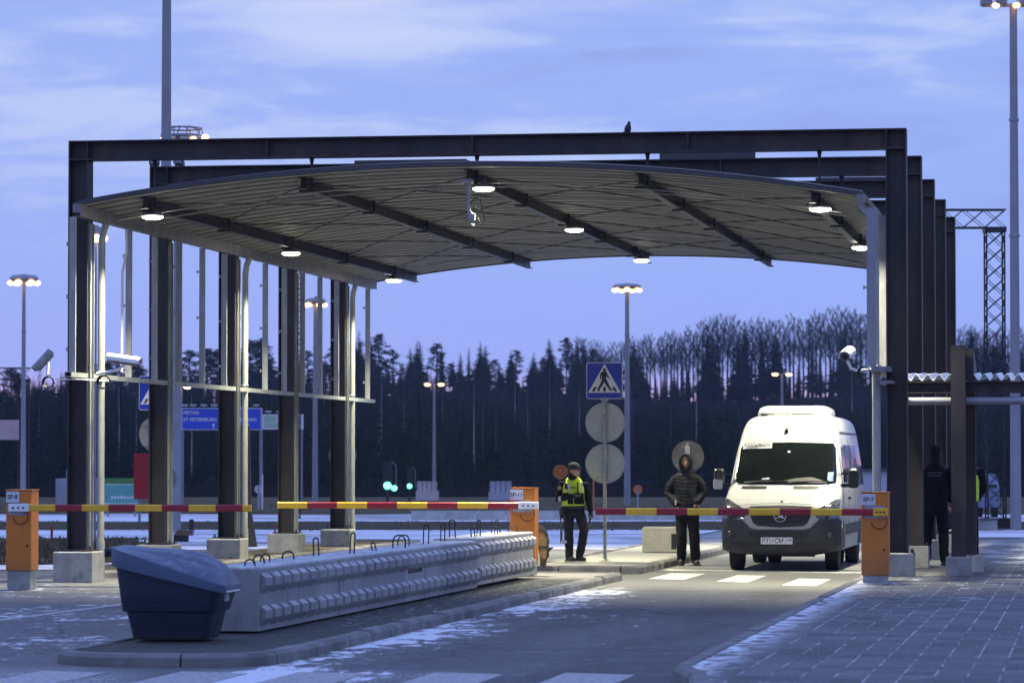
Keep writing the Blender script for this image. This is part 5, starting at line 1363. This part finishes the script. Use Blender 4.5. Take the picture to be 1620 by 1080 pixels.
gantry('lattice gantry at the far left with a pale panel hanging beside it', 38, 581, 125, .36, -80, 0, .40)
p = far(14,664,124.5); s = MB(); s.box(-.36,.36,-.02,.02,-.70,0); 
for x in (-.18,0,.18): s.box(x-.006,x+.006,-.024,-.0205,-.70,0)
for z in (-.22,-.45): s.box(-.36,.36,-.028,-.0245,z-.006,z+.006)
s.tube([(-.36,.03,-3.6+1.0),(-.36,.03,0)], .03, 6); M['pink_panel'] = mat('pinkish_panel', (.42,.30,.29), .6, 0, .1, 3)
o = s.obj('panel_sign', M['pink_panel']); o.location = p; o.rotation_euler.z = HEAD; tag(o, 'pale gridded panel at the far left edge', 'panel')
p = far(470,735,115); t = thing('lattice_mast', 'thin lattice mast behind the fourth left post', 'mast', (p.x,p.y,-.02), HEAD); s = MB(); lattice(s, (0,0,0), (0,0,far(470,400,115).z), .20, .35, .012); s.obj('mast', M['steel_dark'], t)
# ------------------------------------------------------------------ overhead road sign
d = 150; a, c = far(287,645,d), far(414,680,d); w = (414-287)/FPX*d; hh = (680-645)/FPX*d
t = thing('direction_sign', 'blue overhead direction sign to St Petersburg behind the left posts', 'road sign', (a.x,a.y,0), HEAD)
zb = c.z; s = MB(); s.prism([(x+w/2,z+zb+hh/2) for x,z in rrect(w/2,hh/2,.05)], 0, .06, 'y'); bd = s.obj('board', M['sign_white'], t)
s = MB(); s.prism([(x+w/2,z+zb+hh/2) for x,z in rrect(w/2-.035,hh/2-.035,.04)], -.012, -.001, 'y'); M['sign_blue2'] = mat('bright_blue_sign', (.03,.08,.62), .4, 0, .05, 3); s.obj('blue_field', M['sign_blue2'], bd)
for txt, x, z, sz in (('PIETARI',.08,.73,.20),('ST PETERSBURG',.08,.44,.20),('S:T PETERSBURG',w*.55,.44,.18)): text(txt, sz, M['white_ink'], bd, T((x,-.016,zb+z)), .002, align='LEFT', bold=.004)
for x in (w*.40, w*.83):
    s = MB(); s.prism([(x-.025,zb+.08),(x+.025,zb+.08),(x+.025,zb+.20),(x+.08,zb+.20),(x,zb+.29),(x-.08,zb+.20),(x-.025,zb+.20)], -.020, -.014, 'y'); s.obj('arrow', M['white_ink'], bd)
for x in (.03, w-.03): s = MB(); s.tube([(x,.12,-zb*0),(x,.12,zb+hh)], .07, 8); s.obj('post', M['pole_grey'], t)
for x in (.18,.53,.98,1.42,2.4,3.2):
    s = MB(); s.tube([(x,0,zb+hh),(x,-.3,zb+hh+.10)], .015, 5); s.box(x-.13,x+.13,-.45,-.25,zb+hh+.08,zb+hh+.14); s.obj('sign_lamp', M['plate'], t)
a = far(414,655,d); w = (480-414)/FPX*d; hh = (679-655)/FPX*d
t = thing('lane_sign', 'pale green and white overhead lane sign beside the blue one', 'road sign', (a.x,a.y,0), HEAD); zb = far(414,679,d).z
M['pale_green'] = mat('pale_green_panel', (.40,.62,.45), .5, 0, .1, 2); M['green_panel'] = mat('green_panel', (.10,.36,.16), .5, 0, .1, 2)
s = MB(); s.box(.02,w,0,.05,zb,zb+hh); bd = s.obj('board', M['sign_white'], t)
s = MB(); s.box(.10,.60,-.012,-.001,zb+.30,zb+hh-.06); s.obj('green_field', M['pale_green'], bd)
for z in (.10,.2): s = MB(); s.box(.12,.9,-.010,-.001,zb+z,zb+z+.04); s.obj('text_line', M['green_panel'], bd)
s = MB(); s.box(1.5,1.64,-.010,-.001,zb+.12,zb+.5); s.obj('text_line', M['panel_grey'], bd)
s = MB(); s.tube([(w-.1,.12,0),(w-.1,.12,zb+hh)], .07, 8); s.obj('post', M['pole_grey'], t)
for x in (.3,.8,1.3): s = MB(); s.tube([(x,0,zb+hh),(x,-.3,zb+hh+.10)], .015, 5); s.box(x-.13,x+.13,-.45,-.25,zb+hh+.08,zb+hh+.14); s.obj('sign_lamp', M['plate'], t)
# ------------------------------------------------------------------ traffic signals
for u, v, d, lab in ((382,770,140,'green traffic signal beside the third left post'),(613,767,140,'bright green traffic signal in the middle of the far road'),(648,768,170,'smaller green traffic signal farther right on the far road')):
    p = far(u, v, d); t = thing('traffic_signal', lab, 'traffic light', (p.x,p.y,-.02), HEAD, 'green traffic signals'); z = p.z
    k = 1.0 if d < 160 else .8
    s = MB(); s.box(-.17*k,.17*k,0,.25,z-.2,z+.95); s.tube([(0,.12,0),(0,.12,z-.2)], .06, 8); s.obj('signal_body', M['ink'], t)
    s = MB(); s.tube([(.34*k,.12,z-.1),(.34*k,.12,z+.8),(.16*k,.12,z+.95)], .02, 5); s.obj('bracket', M['pole_grey'], t)
    s = MB(); ball(s, (0,-.02,z), (.15*k,.06,.15*k), 10); s.obj('lamp', M['lamp_green'], t, 60)
    if d < 160 and u > 500:
        s = MB(); ball(s, (.27,-.02,z-.10), (.12,.06,.11), 10); s.obj('lamp', M['lamp_green'], t, 60)
# ------------------------------------------------------------------ booths, container, billboard, low wall
def booth(lab, u0, u1, v0, v1, d, m):
    a = far(u0, v0, d); w = (u1-u0)/FPX*d; h = far(u0,v0,d).z
    t = thing('booth', lab, 'booth', (a.x,a.y,-.02), HEAD, 'distant control booths')
    s = MB(); s.box(-.1,w+.1,-.1,1.6,h-.55,h); s.obj('roof', m, t); s = MB(); s.box(0,w,0,1.5,0,.95); s.obj('wall', m, t)
    for k in range(5): s = MB(); x = w*k/4; s.box(x-.04,x+.04,.0,.08,.95,h-.55); s.obj('window_post', m, t)
    s = MB(); s.box(.04,w-.04,.1,1.4,.95,h-.551); s.obj('glazing', M['glass'], t)
    return t
M['booth_pink'] = mat('pale_booth_paint', (.52,.42,.42), .6, 0, .08, 2); M['booth_blue'] = mat('grey_booth_paint', (.36,.36,.44), .6, 0, .08, 2)
booth('small pale pink control booth left of centre', 661, 690, 776, 800, 175, M['booth_pink'])
booth('small grey control booth behind the SP-11 barrier', 776, 808, 778, 802, 175, M['booth_blue'])
d = 135; a = far(88,756,d); M['container'] = mat('grey_container', (.33,.33,.38), .6, 0, .08, 2)
t = thing('container', 'light grey container building behind the first left post', 'container', (a.x,a.y,-.02), HEAD); w = (166-88)/FPX*d; h = a.z
s = MB(); s.box(0,w,0,2.4,0,h); s.obj('wall', M['container'], t)
for k in range(9): s = MB(); s.box(w*k/9+.02,w*k/9+.05,-.02,-.001,.1,h-.1); s.obj('rib', M['container'], t)
s = MB(); s.box(.35,1.2,.5,1.6,h,h+.35); s.obj('roof_unit', M['container'], t)
s = MB(); s.box(w-.28,w-.22,-.05,-.021,.2,h-.3); s.obj('door_strip', M['sign_white'], t)
d = 120; a = far(166,755,d); w = (218-166)/FPX*d; M['teal'] = mat('teal_billboard', (.10,.30,.26), .5, 0, .08, 2); M['turf_green'] = mat('green_band', (.06,.17,.035), .7, 0, .15, 3)
t = thing('billboard', 'teal and green advertising board behind the tall left pole', 'billboard', (a.x,a.y,-.02), HEAD); h = a.z
s = MB(); s.box(0,w,0,.06,.45,h-.20); bd = s.obj('board', M['teal'], t); s = MB(); s.box(0,w,-.005,.06,h-.199,h); s.obj('green_band', M['turf_green'], bd)
s = MB(); s.box(0,w,-.02,-.001,h-.225,h-.205); s.box(0,w,-.02,-.001,.45,.47); s.obj('white_edge', M['sign_white'], bd)
s = MB(); rr = random.Random(3)
x = .22
for k in range(8):
    hgt = rr.uniform(.07,.13); s.box(x,x+.05,-.008,-.001,.62,.62+hgt); s.box(x,x+.085,-.008,-.001,.62+hgt*.5,.62+hgt*.5+.025); x += .105
s.obj('faded_lettering', M['sign_white'], bd)
for x in (.1,w-.1): s = MB(); s.tube([(x,.1,0),(x,.1,h-.2)], .04, 6); s.obj('post', M['pole_grey'], t)
a0, a1 = far(650,822,112), far(1150,822,112); L = (1150-650)/FPX*112
t = thing('low_wall', 'long low concrete wall across the far snow field', 'wall', (a0.x,a0.y,0), HEAD); n = 10
s = MB()
for k in range(n):
    s.rings([[(L*k/n+.01,-.05,0),(L*(k+1)/n-.01,-.05,0),(L*(k+1)/n-.01,.2,0),(L*k/n+.01,.2,0)],[(L*k/n+.01,.02,.30),(L*(k+1)/n-.01,.02,.30),(L*(k+1)/n-.01,.13,.30),(L*k/n+.01,.13,.30)]])
s.obj('wall_sections', M['concrete_pale'], t)
a = far(1338,741,90); t = thing('storage_shed', 'low blue-grey shed behind the van and the right post', 'shed', (a.x,a.y,-.02), HEAD); w = (1412-1338)/FPX*90; h = a.z
s = MB(); s.box(0,w,0,2,0,h-.06); s.obj('wall', M['container'], t); s = MB(); s.box(-.05,w+.05,-.08,2.1,h-.059,h); s.obj('roof', M['trim'], t)
# small things on the far verge
def stake(u, v0, v1, d, m, lab, name='marker_post', hd=None):
    p = far(u, v0, d); b0 = far(u, v1, d); t = thing(name, lab, 'marker', (p.x,p.y,max(-.02,b0.z)), HEAD, 'marker posts on the verge'); h = p.z-max(-.02,b0.z)
    s = MB(); s.tube([(0,0,0),(0,0,h)], .03, 6); s.obj('post', m, t)
    if hd: s = MB(); s.rings([[(x,0,h-.12+z) for x,z in rrect(.14,.14,.13)],[(x,.02,h-.12+z) for x,z in rrect(.14,.14,.13)]]); s.obj('marker_head', hd, t)
M['stake_orange'] = mat('orange_marker', (.55,.16,.03), .6, 0, .1, 5); M['stake_red'] = mat('red_snow_stake', (.40,.03,.02), .6, 0, .1, 5)
stake(939,757,806,130,M['stake_orange'],'orange snow stake right of the officer')
stake(1009,768,815,110,M['pole_grey'],'small orange marker sign right of the crossing sign',hd=M['stake_orange'])
stake(415,750,805,120,M['booth_pink'],'pale marker post with an orange head left of the fourth post')
stake(409,768,805,121,M['pole_grey'],'grey marker post with a round head left of the fourth post',hd=M['sign_back'])
stake(82,830,858,80,M['stake_red'],'thin red snow stake left of the first post')
p = far(887,733,75); t = thing('prohibition_sign', 'round reddish-brown sign back behind the officer', 'road sign', (p.x,p.y,.1), 0); zc = far(887,746,75).z-.1
M['rust_sign'] = mat('reddish_sign', (.06,.014,.008), .6, 0, .25, 12); M['rust_mark'] = mat('rust_red_ring', (.12,.035,.015), .6, 0, .25, 12); s = MB(); pole(s, zc+.1, .014); s.obj('pole', M['steel_dark'], t)
o = disc_mb(.16).obj('sign_disc', M['rust_sign'], t); o.location = (0,-.05,zc)
s = MB(); s.torus((0,-.056,zc), .14, .012, 'y', 24, 5); s.box(-.02,.02,-.066,-.056,zc-.06,zc+.06); s.obj('sign_mark', M['rust_mark'], t)
p = at(303,843,0); t = thing('bollard', 'dark stump-like bollard on the snow between the second and third left posts', 'bollard', (p.x,p.y,0), 0); s = MB(); s.lathe([(.065,0),(.065,.33),(.05,.36)], 12); s.obj('body', M['steel_dark'], t, 40)
p = at(285,857,0); t = thing('equipment_box', 'low dark box with a rusty lid behind the bin', 'box', (p.x,p.y,.0), HEAD); s = MB(); s.box(-.15,.17,0,.3,0,.15); s.obj('body', M['rubber'], t); s = MB(); s.prism([(-.05,.28),(.26,.26),(.28,.15),(-.16,.155)], -.03, .35, 'y'); M['rust_lid'] = mat('rusty_lid', (.16,.085,.06), .7, 0, .2, 6); s.obj('lid', M['rust_lid'], t)
# dark cone-shaped post beside the third left post
p = at(396,866,0); t = thing('tapered_post', 'tapering dark post behind the tall pole at the third left post', 'post', (p.x-.3,p.y+.6,0), HEAD); s = MB(); s.rings([[(-a,-.1,z),(a,-.1,z),(a,.1,z),(-a,.1,z)] for a,z in ((.30,0),(.17,.8),(.13,2.6))]); s.obj('body', M['steel'], t)
# parked lorry far right
d = 118; a = far(1545,748,d); t = thing('lorry', 'blue-grey lorry parked in the distance at the right', 'lorry', (a.x,a.y,-.02), HEAD); w = (1564-1545)/FPX*d+.35; h = a.z
M['lorry'] = mat('blue_grey_lorry_paint', (.16,.18,.27), .5, 0, .1, 3)
s = MB(); s.rings([[(-.05,y,z),(w,y,z),(w,y+0,z)] for y,z in ()] or [[(0,-.1,.35),(w,-.1,.35),(w,2.2,.35),(0,2.2,.35)],[(0,-.1,.95),(w,-.1,.95),(w,2.2,.95),(0,2.2,.95)],[(.03,.15,h-.15),(w-.03,.15,h-.15),(w-.03,2.2,h-.15),(.03,2.2,h-.15)],[(.12,.4,h),(w-.12,.4,h),(w-.12,2.1,h),(.12,2.1,h)]]); s.obj('cab', M['lorry'], t, 30)
s = MB(); s.add([(.06,-.085,1.0),(w-.06,-.085,1.0),(w-.08,.125,h-.22),(.08,.125,h-.22)], [(0,1,2,3)]); s.obj('windscreen', M['glass'], t)
for x in (.12,w-.12): s = MB(); s.tube([(x-.09,.3,.24),(x+.09,.3,.24)], .24, 14); s.obj('wheel', M['tyre'], t)
for x in (.1,w-.1): s = MB(); s.tube([(x,-.13,.6),(x,-.101,.6)], .05, 8); s.obj('headlight', M['headlamp'], t)
p = at(1570,838,0); t = thing('utility_cabinet', 'low grey cabinet at the foot of the right lattice gantry', 'cabinet', (p.x-.2,p.y-1.0,0), HEAD); s = MB(); s.box(-.25,.35,-.1,.3,0,.28); s.obj('body', M['concrete'], t); s = MB(); s.box(-.28,.38,-.13,.33,.281,.31); s.obj('lid', M['trim'], t)
# ------------------------------------------------------------------ the wood on the ridge: a few trees of each kind, then copies
M['bark_dark'] = mat('dark_bark', (.022,.019,.018), .9, 0, .3, 2, spec=0)
M['bark_birch'] = mat('birch_bark', (.30,.29,.28), .8, 0, .3, 1.2, 0, (1,1,2), c2=(.06,.055,.05), th=.56)
M['needles'] = mat('spruce_needles', (.022,.032,.018), .9, 0, .35, .8, spec=0)
M['needles_pine'] = mat('pine_needles', (.030,.038,.022), .9, 0, .3, .8, spec=0)
M['twigs'] = mat('bare_twigs', (.017,.015,.017), .9, 0, .25, .8, spec=0)
def spruce(seed, H=10, R=1.5, dens=1.0, low=.05):
    r = random.Random(seed); tr = MB(); tr.tube([(0,0,-1),(0,0,H*.5),(0,0,H*.985)], [.16,.10,.01], 6); cr = MB(); n = int(34*dens)
    for i in range(n):
        t = low+(1-low)*(i/n); z = H*t; rad = R*((1-t)**.75)*r.uniform(.65,1.12)+.05; m = 7 if t < .8 else 5
        a0 = r.uniform(0,6.28)
        for k in range(m):
            if r.random() < .10: continue
            a = a0+2*pi*k/m+r.uniform(-.35,.35); L = rad*r.uniform(.55,1.1); droop = -.30*L if t < .75 else .05*L
            ca, sa = cos(a), sin(a)
            for j in range(3):
                f0, f1 = j/3, (j+1.25)/3; w = L*.42*(1.15-f0)
                zz0, zz1 = z+droop*f0*f0*1.3, z+droop*f1*f1*1.3
                b0 = Vector((ca*L*f0,sa*L*f0,zz0)); b1 = Vector((ca*L*f1,sa*L*f1,zz1-.05*r.random()))
                nn = Vector((-sa,ca,0)); up = Vector((0,0,1))
                cr.add([b0+nn*w*.9-up*.02, b0-nn*w*.9-up*.02, b1-up*w*r.uniform(.3,.8)], [(0,1,2)])
                cr.add([b0+up*w*.35, b0-up*w*r.uniform(.9,1.3), b1], [(0,1,2)])
    return tr, cr
def pine(seed, H=12):
    r = random.Random(seed); tr = MB(); bend = r.uniform(-.3,.3)
    tr.tube([(0,0,-1),(bend*.5,0,H*.5),(bend,0,H*.96)], [.17,.12,.03], 6); cr = MB(); n = 46
    base = r.uniform(.36,.50)
    for i in range(n):
        t = base+(1-base)*(i/n)**.9; z = H*t; tt = (t-base)/(1-base)
        rad = (1.35*sin(pi*min(1,.22+.78*tt))**.8+.12)*r.uniform(.35,1.1)*(1 if tt > .15 else .6)
        a = r.uniform(0,6.28); c = Vector((bend*t+cos(a)*rad, sin(a)*rad, z+r.uniform(-.1,.3)))
        tr.tube([(bend*t,0,z-.35),c], [.035,.012], 3)
        for q in range(30):
            p = c+Vector((r.gauss(0,.26),r.gauss(0,.26),r.gauss(0,.13))); s_ = r.uniform(.14,.28); d1 = Vector((r.uniform(-1,1),r.uniform(-1,1),r.uniform(-.3,.9))).normalized(); d2 = d1.cross(Vector((r.random(),r.random(),r.random()))).normalized()
            cr.add([p+d1*s_, p-d1*s_*.6+d2*s_*.5, p-d1*s_*.6-d2*s_*.5], [(0,1,2)])
    return tr, cr
def bare(seed, H=12, spread=1.0):
    r = random.Random(seed); tr = MB(); cr = MB()
    tr.tube([(0,0,-1),(r.uniform(-.1,.1),0,H*.4),(r.uniform(-.3,.3),0,H*.97)], [.14,.085,.012], 6)
    def br(p, d, L, w, lev):
        q = p+d*L; mid = p+d*L*.5+Vector((r.uniform(-1,1),r.uniform(-1,1),0))*L*.04
        cr.tube([p,mid,q], [w,w*.75,w*.4], 3)
        if lev == 0: return
        for k in range(8 if lev == 2 else 6):
            f = r.uniform(.3,1.0); s_ = p+d*L*f; dd = (d*1.5+Vector((r.uniform(-.8,.8),r.uniform(-.8,.8),r.uniform(.5,1.3)))).normalized(); br(s_, dd, L*r.uniform(.35,.6), w*.55, lev-1)
    for i in range(20):
        t = .34+.62*i/20; a = i*2.4+r.uniform(-.4,.4); L = H*(.26*(1-t)+.055)*r.uniform(.7,1.2)*spread
        br(Vector((0,0,H*t)), Vector((cos(a)*.42,sin(a)*.42,1)).normalized(), L, .020, 2)
    return tr, cr
PROTO = {}
def proto(kind, i, pair, mt, mc): PROTO[(kind,i)] = (pair[0].mesh('trunk', mt), pair[1].mesh('crown', mc))
for i in range(4): proto('spruce', i, spruce(10+i, 10, (1.25,1.55,1.05,1.8)[i], 1.0, (.04,.18,.10,.02)[i]), M['bark_dark'], M['needles'])
for i in range(4): proto('pine', i, pine(30+i), M['bark_dark'], M['needles_pine'])
for i in range(4): proto('bare', i, bare(50+i, 12, (.8,1.0,.9,1.1)[i]), M['bark_dark'], M['twigs'])
for i in range(2): proto('birch', i, bare(70+i, 12, .7), M['bark_birch'], M['twigs'])
def ground_at(u, d):
    x = (u-810)/FPX*d; p = wpt(x, d, ridge_z(x, d)); return Vector(p)
SPEC = {'spruce': ('spruce_tree','spruce',10), 'pine': ('pine_tree','pine tree',12), 'bare': ('bare_tree','bare tree',12), 'birch': ('birch_tree','birch',12)}
def tree(kind, i, u, d, vtop, label, group, sxy=1.0, rnd=random):
    g = ground_at(u, d); top = far(u, vtop, d).z; name, cat, H0 = SPEC[kind]
    h = top-g.z; k = h/H0
    t = thing(name, label, cat, g, rnd.uniform(0,6.28), group)
    t.scale = (k*sxy, k*sxy, k)
    a, c = PROTO[(kind,i)]; link('trunk', a, t); link('crown', c, t)
    return t
rnd = random.Random(42)
# skyline height across the picture, read from the photograph
SKY = [(-60,585),(60,590),(100,575),(200,560),(260,590),(300,548),(340,555),(420,528),(450,560),(520,550),(560,520),(600,528),(625,555),(660,535),(690,540),(720,548),(760,538),(800,548),(840,555),(872,535),(910,530),(960,545),(1000,530),(1050,520),(1100,508),(1140,500),(1180,505),(1240,498),(1290,492),(1340,488),(1400,492),(1480,520),(1530,515),(1560,520),(1600,518),(1700,520)]
def sky(u):
    for (a,va),(c,vc) in zip(SKY, SKY[1:]):
        if u <= c: return va+(vc-va)*(u-a)/(c-a)
    return 520
G1 = 'conifers standing on the ridge'; G2 = 'bare trees standing on the ridge'; G3 = 'young spruces along the foot of the wood'; G4 = 'birches in front of the wood'
LSP = 'dark spruce in the row along the wooded ridge'; LPI = 'tall pine with a bare lower trunk on the wooded ridge'; LBA = 'leafless tree with fine upswept twigs on the wooded ridge'
LSP2 = 'low dark conifer crowded between the taller trees on the ridge'; LYS = 'dark young spruce at the foot of the wood'; LBI = 'birch with a pale slender trunk in front of the dark wood'
# ridge conifers: pines and spruces on the left and middle, spruces among bare trees on the right
u = -40
while u < 960:
    kind = 'pine' if rnd.random() < .55 else 'spruce'; d = rnd.uniform(560,600)
    tree(kind, rnd.randrange(4), u, d, sky(u)+abs(rnd.gauss(0,9))+(rnd.random() < .35)*rnd.uniform(15,35), LPI if kind == 'pine' else LSP, G1, rnd.uniform(1.5,2.2) if kind == 'spruce' else rnd.uniform(1.2,1.7), rnd)
    u += rnd.uniform(8,17)
for u, v in ((870,533),(910,531),(1003,535),(759,538),(700,545),(420,528),(570,522),(1178,505),(1168,528),(1205,525),(1340,510),(1285,528),(1225,522),(1130,530),(1120,525),(1535,512),(1555,525),(1575,530),(660,537),(810,552),(845,556)):
    tree('spruce', rnd.randrange(4), u+rnd.uniform(-3,3), rnd.uniform(540,570), v, LSP, G1, rnd.uniform(1.9,2.7) if u > 1000 else rnd.uniform(1.6,2.3), rnd)
u = 900
while u < 1640:
    tree('bare', rnd.randrange(4), u, rnd.uniform(570,598), sky(u)+abs(rnd.gauss(0,10)), LBA, G2, rnd.uniform(1.3,1.9), rnd); u += rnd.uniform(4.5,9)
u = 980
while u < 1640:
    tree('spruce', rnd.randrange(4), u, rnd.uniform(555,590), sky(u)+rnd.uniform(25,75), LSP, G1, rnd.uniform(1.1,1.5), rnd); u += rnd.uniform(16,40)
u = -40
while u < 960:
    tree('bare', rnd.randrange(4), u, rnd.uniform(575,600), sky(u)+rnd.uniform(18,60), LBA, G2, rnd.uniform(1.0,1.5), rnd); u += rnd.uniform(18,40)
# lower ranks that close the wood below the tops
u = -40
while u < 690:
    tree(('spruce','pine')[rnd.random() < .3], rnd.randrange(4), u, rnd.uniform(545,575), rnd.uniform(578,612), LSP2, G1, rnd.uniform(2.2,3.2), rnd); u += rnd.uniform(8,14)
while u < 1640:
    tree('spruce', rnd.randrange(4), u, rnd.uniform(545,575), rnd.uniform(560,622), LSP2, G1, rnd.uniform(1.8,2.8), rnd); u += rnd.uniform(12,24)
# birches with pale trunks standing in the slope
for u in (8,62,128,150,192,215,305,322,400,512,597,606,640,700,752,768,787,817,838,866,920,1000,1064,1098,1172,1346,1460,1530,1585):
    d = rnd.uniform(300,420); tree('birch', rnd.randrange(2), u+rnd.uniform(-4,4), d, rnd.uniform(560,640), LBI, G4, rnd.uniform(.5,.8), rnd)
# young spruces at the foot
u = -40
while u < 1660:
    d = rnd.uniform(262,330); tree('spruce', rnd.randrange(4), u, d, rnd.uniform(672,735) if rnd.random() < .75 else rnd.uniform(640,680), LYS, G3, rnd.uniform(1.2,2.0), rnd); u += rnd.uniform(6,12)
# the mass of trees on the slope, uncountable: one mesh
mass = MB()
def add_inst(mb, me, M4):
    mb.add([tuple(v.co) for v in me.vertices], [tuple(p.vertices) for p in me.polygons], 0, M4)
low = [spruce(90+i, 10, 1.7, .42, .02) for i in range(3)]; lows = [q[1].mesh('mass', M['needles']) for q in low]
lowb = [bare(95, 12, .7)]; 
for i in range(1500):
    u = rnd.uniform(-60,1680); d = 300+270*rnd.random()**.75; g = ground_at(u, d)
    lim = (638 if u > 700 else 607) + 16*mnoise.noise(Vector((u*.022, 3.3, 0)))
    h = rnd.uniform(4, 9); h = min(h, far(u, lim+rnd.uniform(0,14), d).z-g.z)
    if h < .8: continue
    add_inst(mass, rnd.choice(lows), T(g) @ Matrix.Rotation(rnd.uniform(0,6.28),4,'Z') @ Matrix.Diagonal((h/10*1.3,h/10*1.3,h/10,1)))
tag(mass.obj('forest', M['needles']), 'dense dark undergrowth of conifers covering the slope', 'forest', None, 'stuff')
tm = MB()
for i in range(330):
    u = rnd.uniform(-60,1680); d = rnd.uniform(330,560); g = ground_at(u, d); lim = 632 if u > 700 else 595; h = max(2,min(9, far(u, rnd.uniform(lim,lim+40), d).z-g.z)); x = rnd.uniform(-.3,.3)
    tm.tube([g-Vector((0,0,.5)), g+Vector((x*.5,0,h*.5)), g+Vector((x,0,h))], [.12,.09,.03], 4)
    for q in range(7):
        z = h*rnd.uniform(.45,1); a = rnd.uniform(0,6.28); tm.tube([g+Vector((x*z/h,0,z)), g+Vector((x*z/h+cos(a)*.7,sin(a)*.7,z+rnd.uniform(.5,1.3)))], [.03,.008], 3)
tag(tm.obj('woods', M['twigs']), 'thicket of thin leafless trunks on the slope', 'woods', None, 'stuff')
# ------------------------------------------------------------------ dusk sky, faint sun, camera
W = bpy.data.worlds.new('World'); SC.world = W; W.use_nodes = True
nt = W.node_tree; bg = nt.nodes['Background']
class WB(NB):
    def __init__(s, t): s.t = t; s._pos = None
w = WB(nt)
dirv = w.n('ShaderNodeTexCoord').outputs['Generated']
rot = w.n('ShaderNodeMapping'); rot.inputs['Rotation'].default_value = (0,0,-HEAD); w.put(rot.inputs[0], dirv); dv = rot.outputs[0]
X, Y, Z = w.xyz(dv)
def ramp(x, stops):
    d = w.n('ShaderNodeValToRGB'); w.put(d.inputs[0], x); e = d.color_ramp.elements
    while len(e) < len(stops): e.new(.5)
    for el, (p, c) in zip(e, stops): el.position = p; el.color = (*c, 1)
    return d.outputs[0]
base = ramp(w.math('MULTIPLY', Z, 2.0, clamp=True), [(.0,(.66,.42,.60)),(.034,(.70,.46,.68)),(.046,(.42,.43,.90)),(.056,(.32,.43,.96)),(.10,(.32,.45,.97)),(.16,(.32,.455,.95)),(.38,(.34,.475,.93)),(.62,(.36,.52,1.2)),(1.0,(.42,.62,1.45))])
cv = w.scale(dv, (13,1.0,58.0), (3.1,0,1.35))
n1 = w.noise(cv, 1.0, 8, .60, .5); n2 = w.noise(w.scale(dv, (3.2,1,13), (7.7,0,.4)), 1.0, 4, .5, .3)
n4 = w.noise(w.scale(dv, (34,1,120), (2.2,0,5.1)), 1.0, 5, .6, .4)
cl = w.add(w.add(w.mul(n1, .52), w.mul(n2, .34)), w.mul(n4, .14))
up = w.ss(Z, .050, .095)
light = w.mul(w.ss(cl, .48, .60), up); dark = w.mul(w.inv(w.ss(cl, .36, .48)), up)
col = w.mix(w.mul(light, .8), base, (.52,.64,.96)); col = w.mix(w.mul(dark, .7), col, (.27,.36,.78))
rim = w.mul(w.mul(w.ss(w.noise(w.scale(dv, (4,1,30), (1.7,0,3.3)), 1.0, 3), .55, .68), w.ss(Z, .10, .125)), w.inv(w.ss(Z, .145, .17)))
col = w.mix(w.mul(rim, .65), col, (.66,.70,.97))
sk = w.n('ShaderNodeTexSky', sky_type='NISHITA'); sk.sun_disc = False; sk.sun_elevation = radians(1.0); sk.sun_rotation = radians(-20)
mx = w.n('ShaderNodeMix', data_type='RGBA', blend_type='ADD'); mx.inputs[0].default_value = .002; w.put(mx.inputs[6], col); w.put(mx.inputs[7], sk.outputs[0])
w.put(bg.inputs['Color'], mx.outputs[2]); bg.inputs['Strength'].default_value = 1.0
hm = bpy.data.materials.new('evening_air'); hm.use_nodes = True; ht = hm.node_tree; ht.nodes.remove(ht.nodes['Principled BSDF'])
pv = ht.nodes.new('ShaderNodeVolumePrincipled'); pv.inputs['Color'].default_value = (.62,.74,1,1); pv.inputs['Density'].default_value = .00014
ht.links.new(pv.outputs[0], ht.nodes['Material Output'].inputs['Volume'])
hb = MB(); q0 = [wpt(x, d, 0) for x, d in ((-460,-75),(460,-75),(460,720),(-460,720))]
hb.rings([[(x,y,-2.0) for x,y,z in q0], [(x,y,34.0) for x,y,z in q0]]); tag(hb.obj('haze', hm), 'thin bluish evening air', 'haze', None, 'stuff')
ld = bpy.data.lights.new('dusk_sun', 'SUN'); ld.energy = .06; ld.angle = radians(12); ld.color = (1,.78,.80)
o = bpy.data.objects.new('dusk_sun', ld); COL.objects.link(o); o.rotation_euler = (radians(86), 0, HEAD+radians(200))
cam = bpy.data.cameras.new('camera'); co = bpy.data.objects.new('camera', cam); COL.objects.link(co); SC.camera = co
co.location = CAM; co.rotation_euler = (pi/2+PITCH, 0, HEAD)
cam.sensor_width = 36; cam.lens = 36*FPX/1620; cam.clip_end = 6000; cam.clip_start = .5
cam.dof.use_dof = True; cam.dof.focus_distance = 53; cam.dof.aperture_fstop = 4.0
SC.view_settings.view_transform = 'Standard'; SC.view_settings.look = 'None'; SC.view_settings.exposure = 0; SC.view_settings.gamma = 1
SC.render.engine = 'CYCLES'; SC.cycles.use_denoising = True; SC.cycles.max_bounces = 6; SC.cycles.sample_clamp_indirect = 4
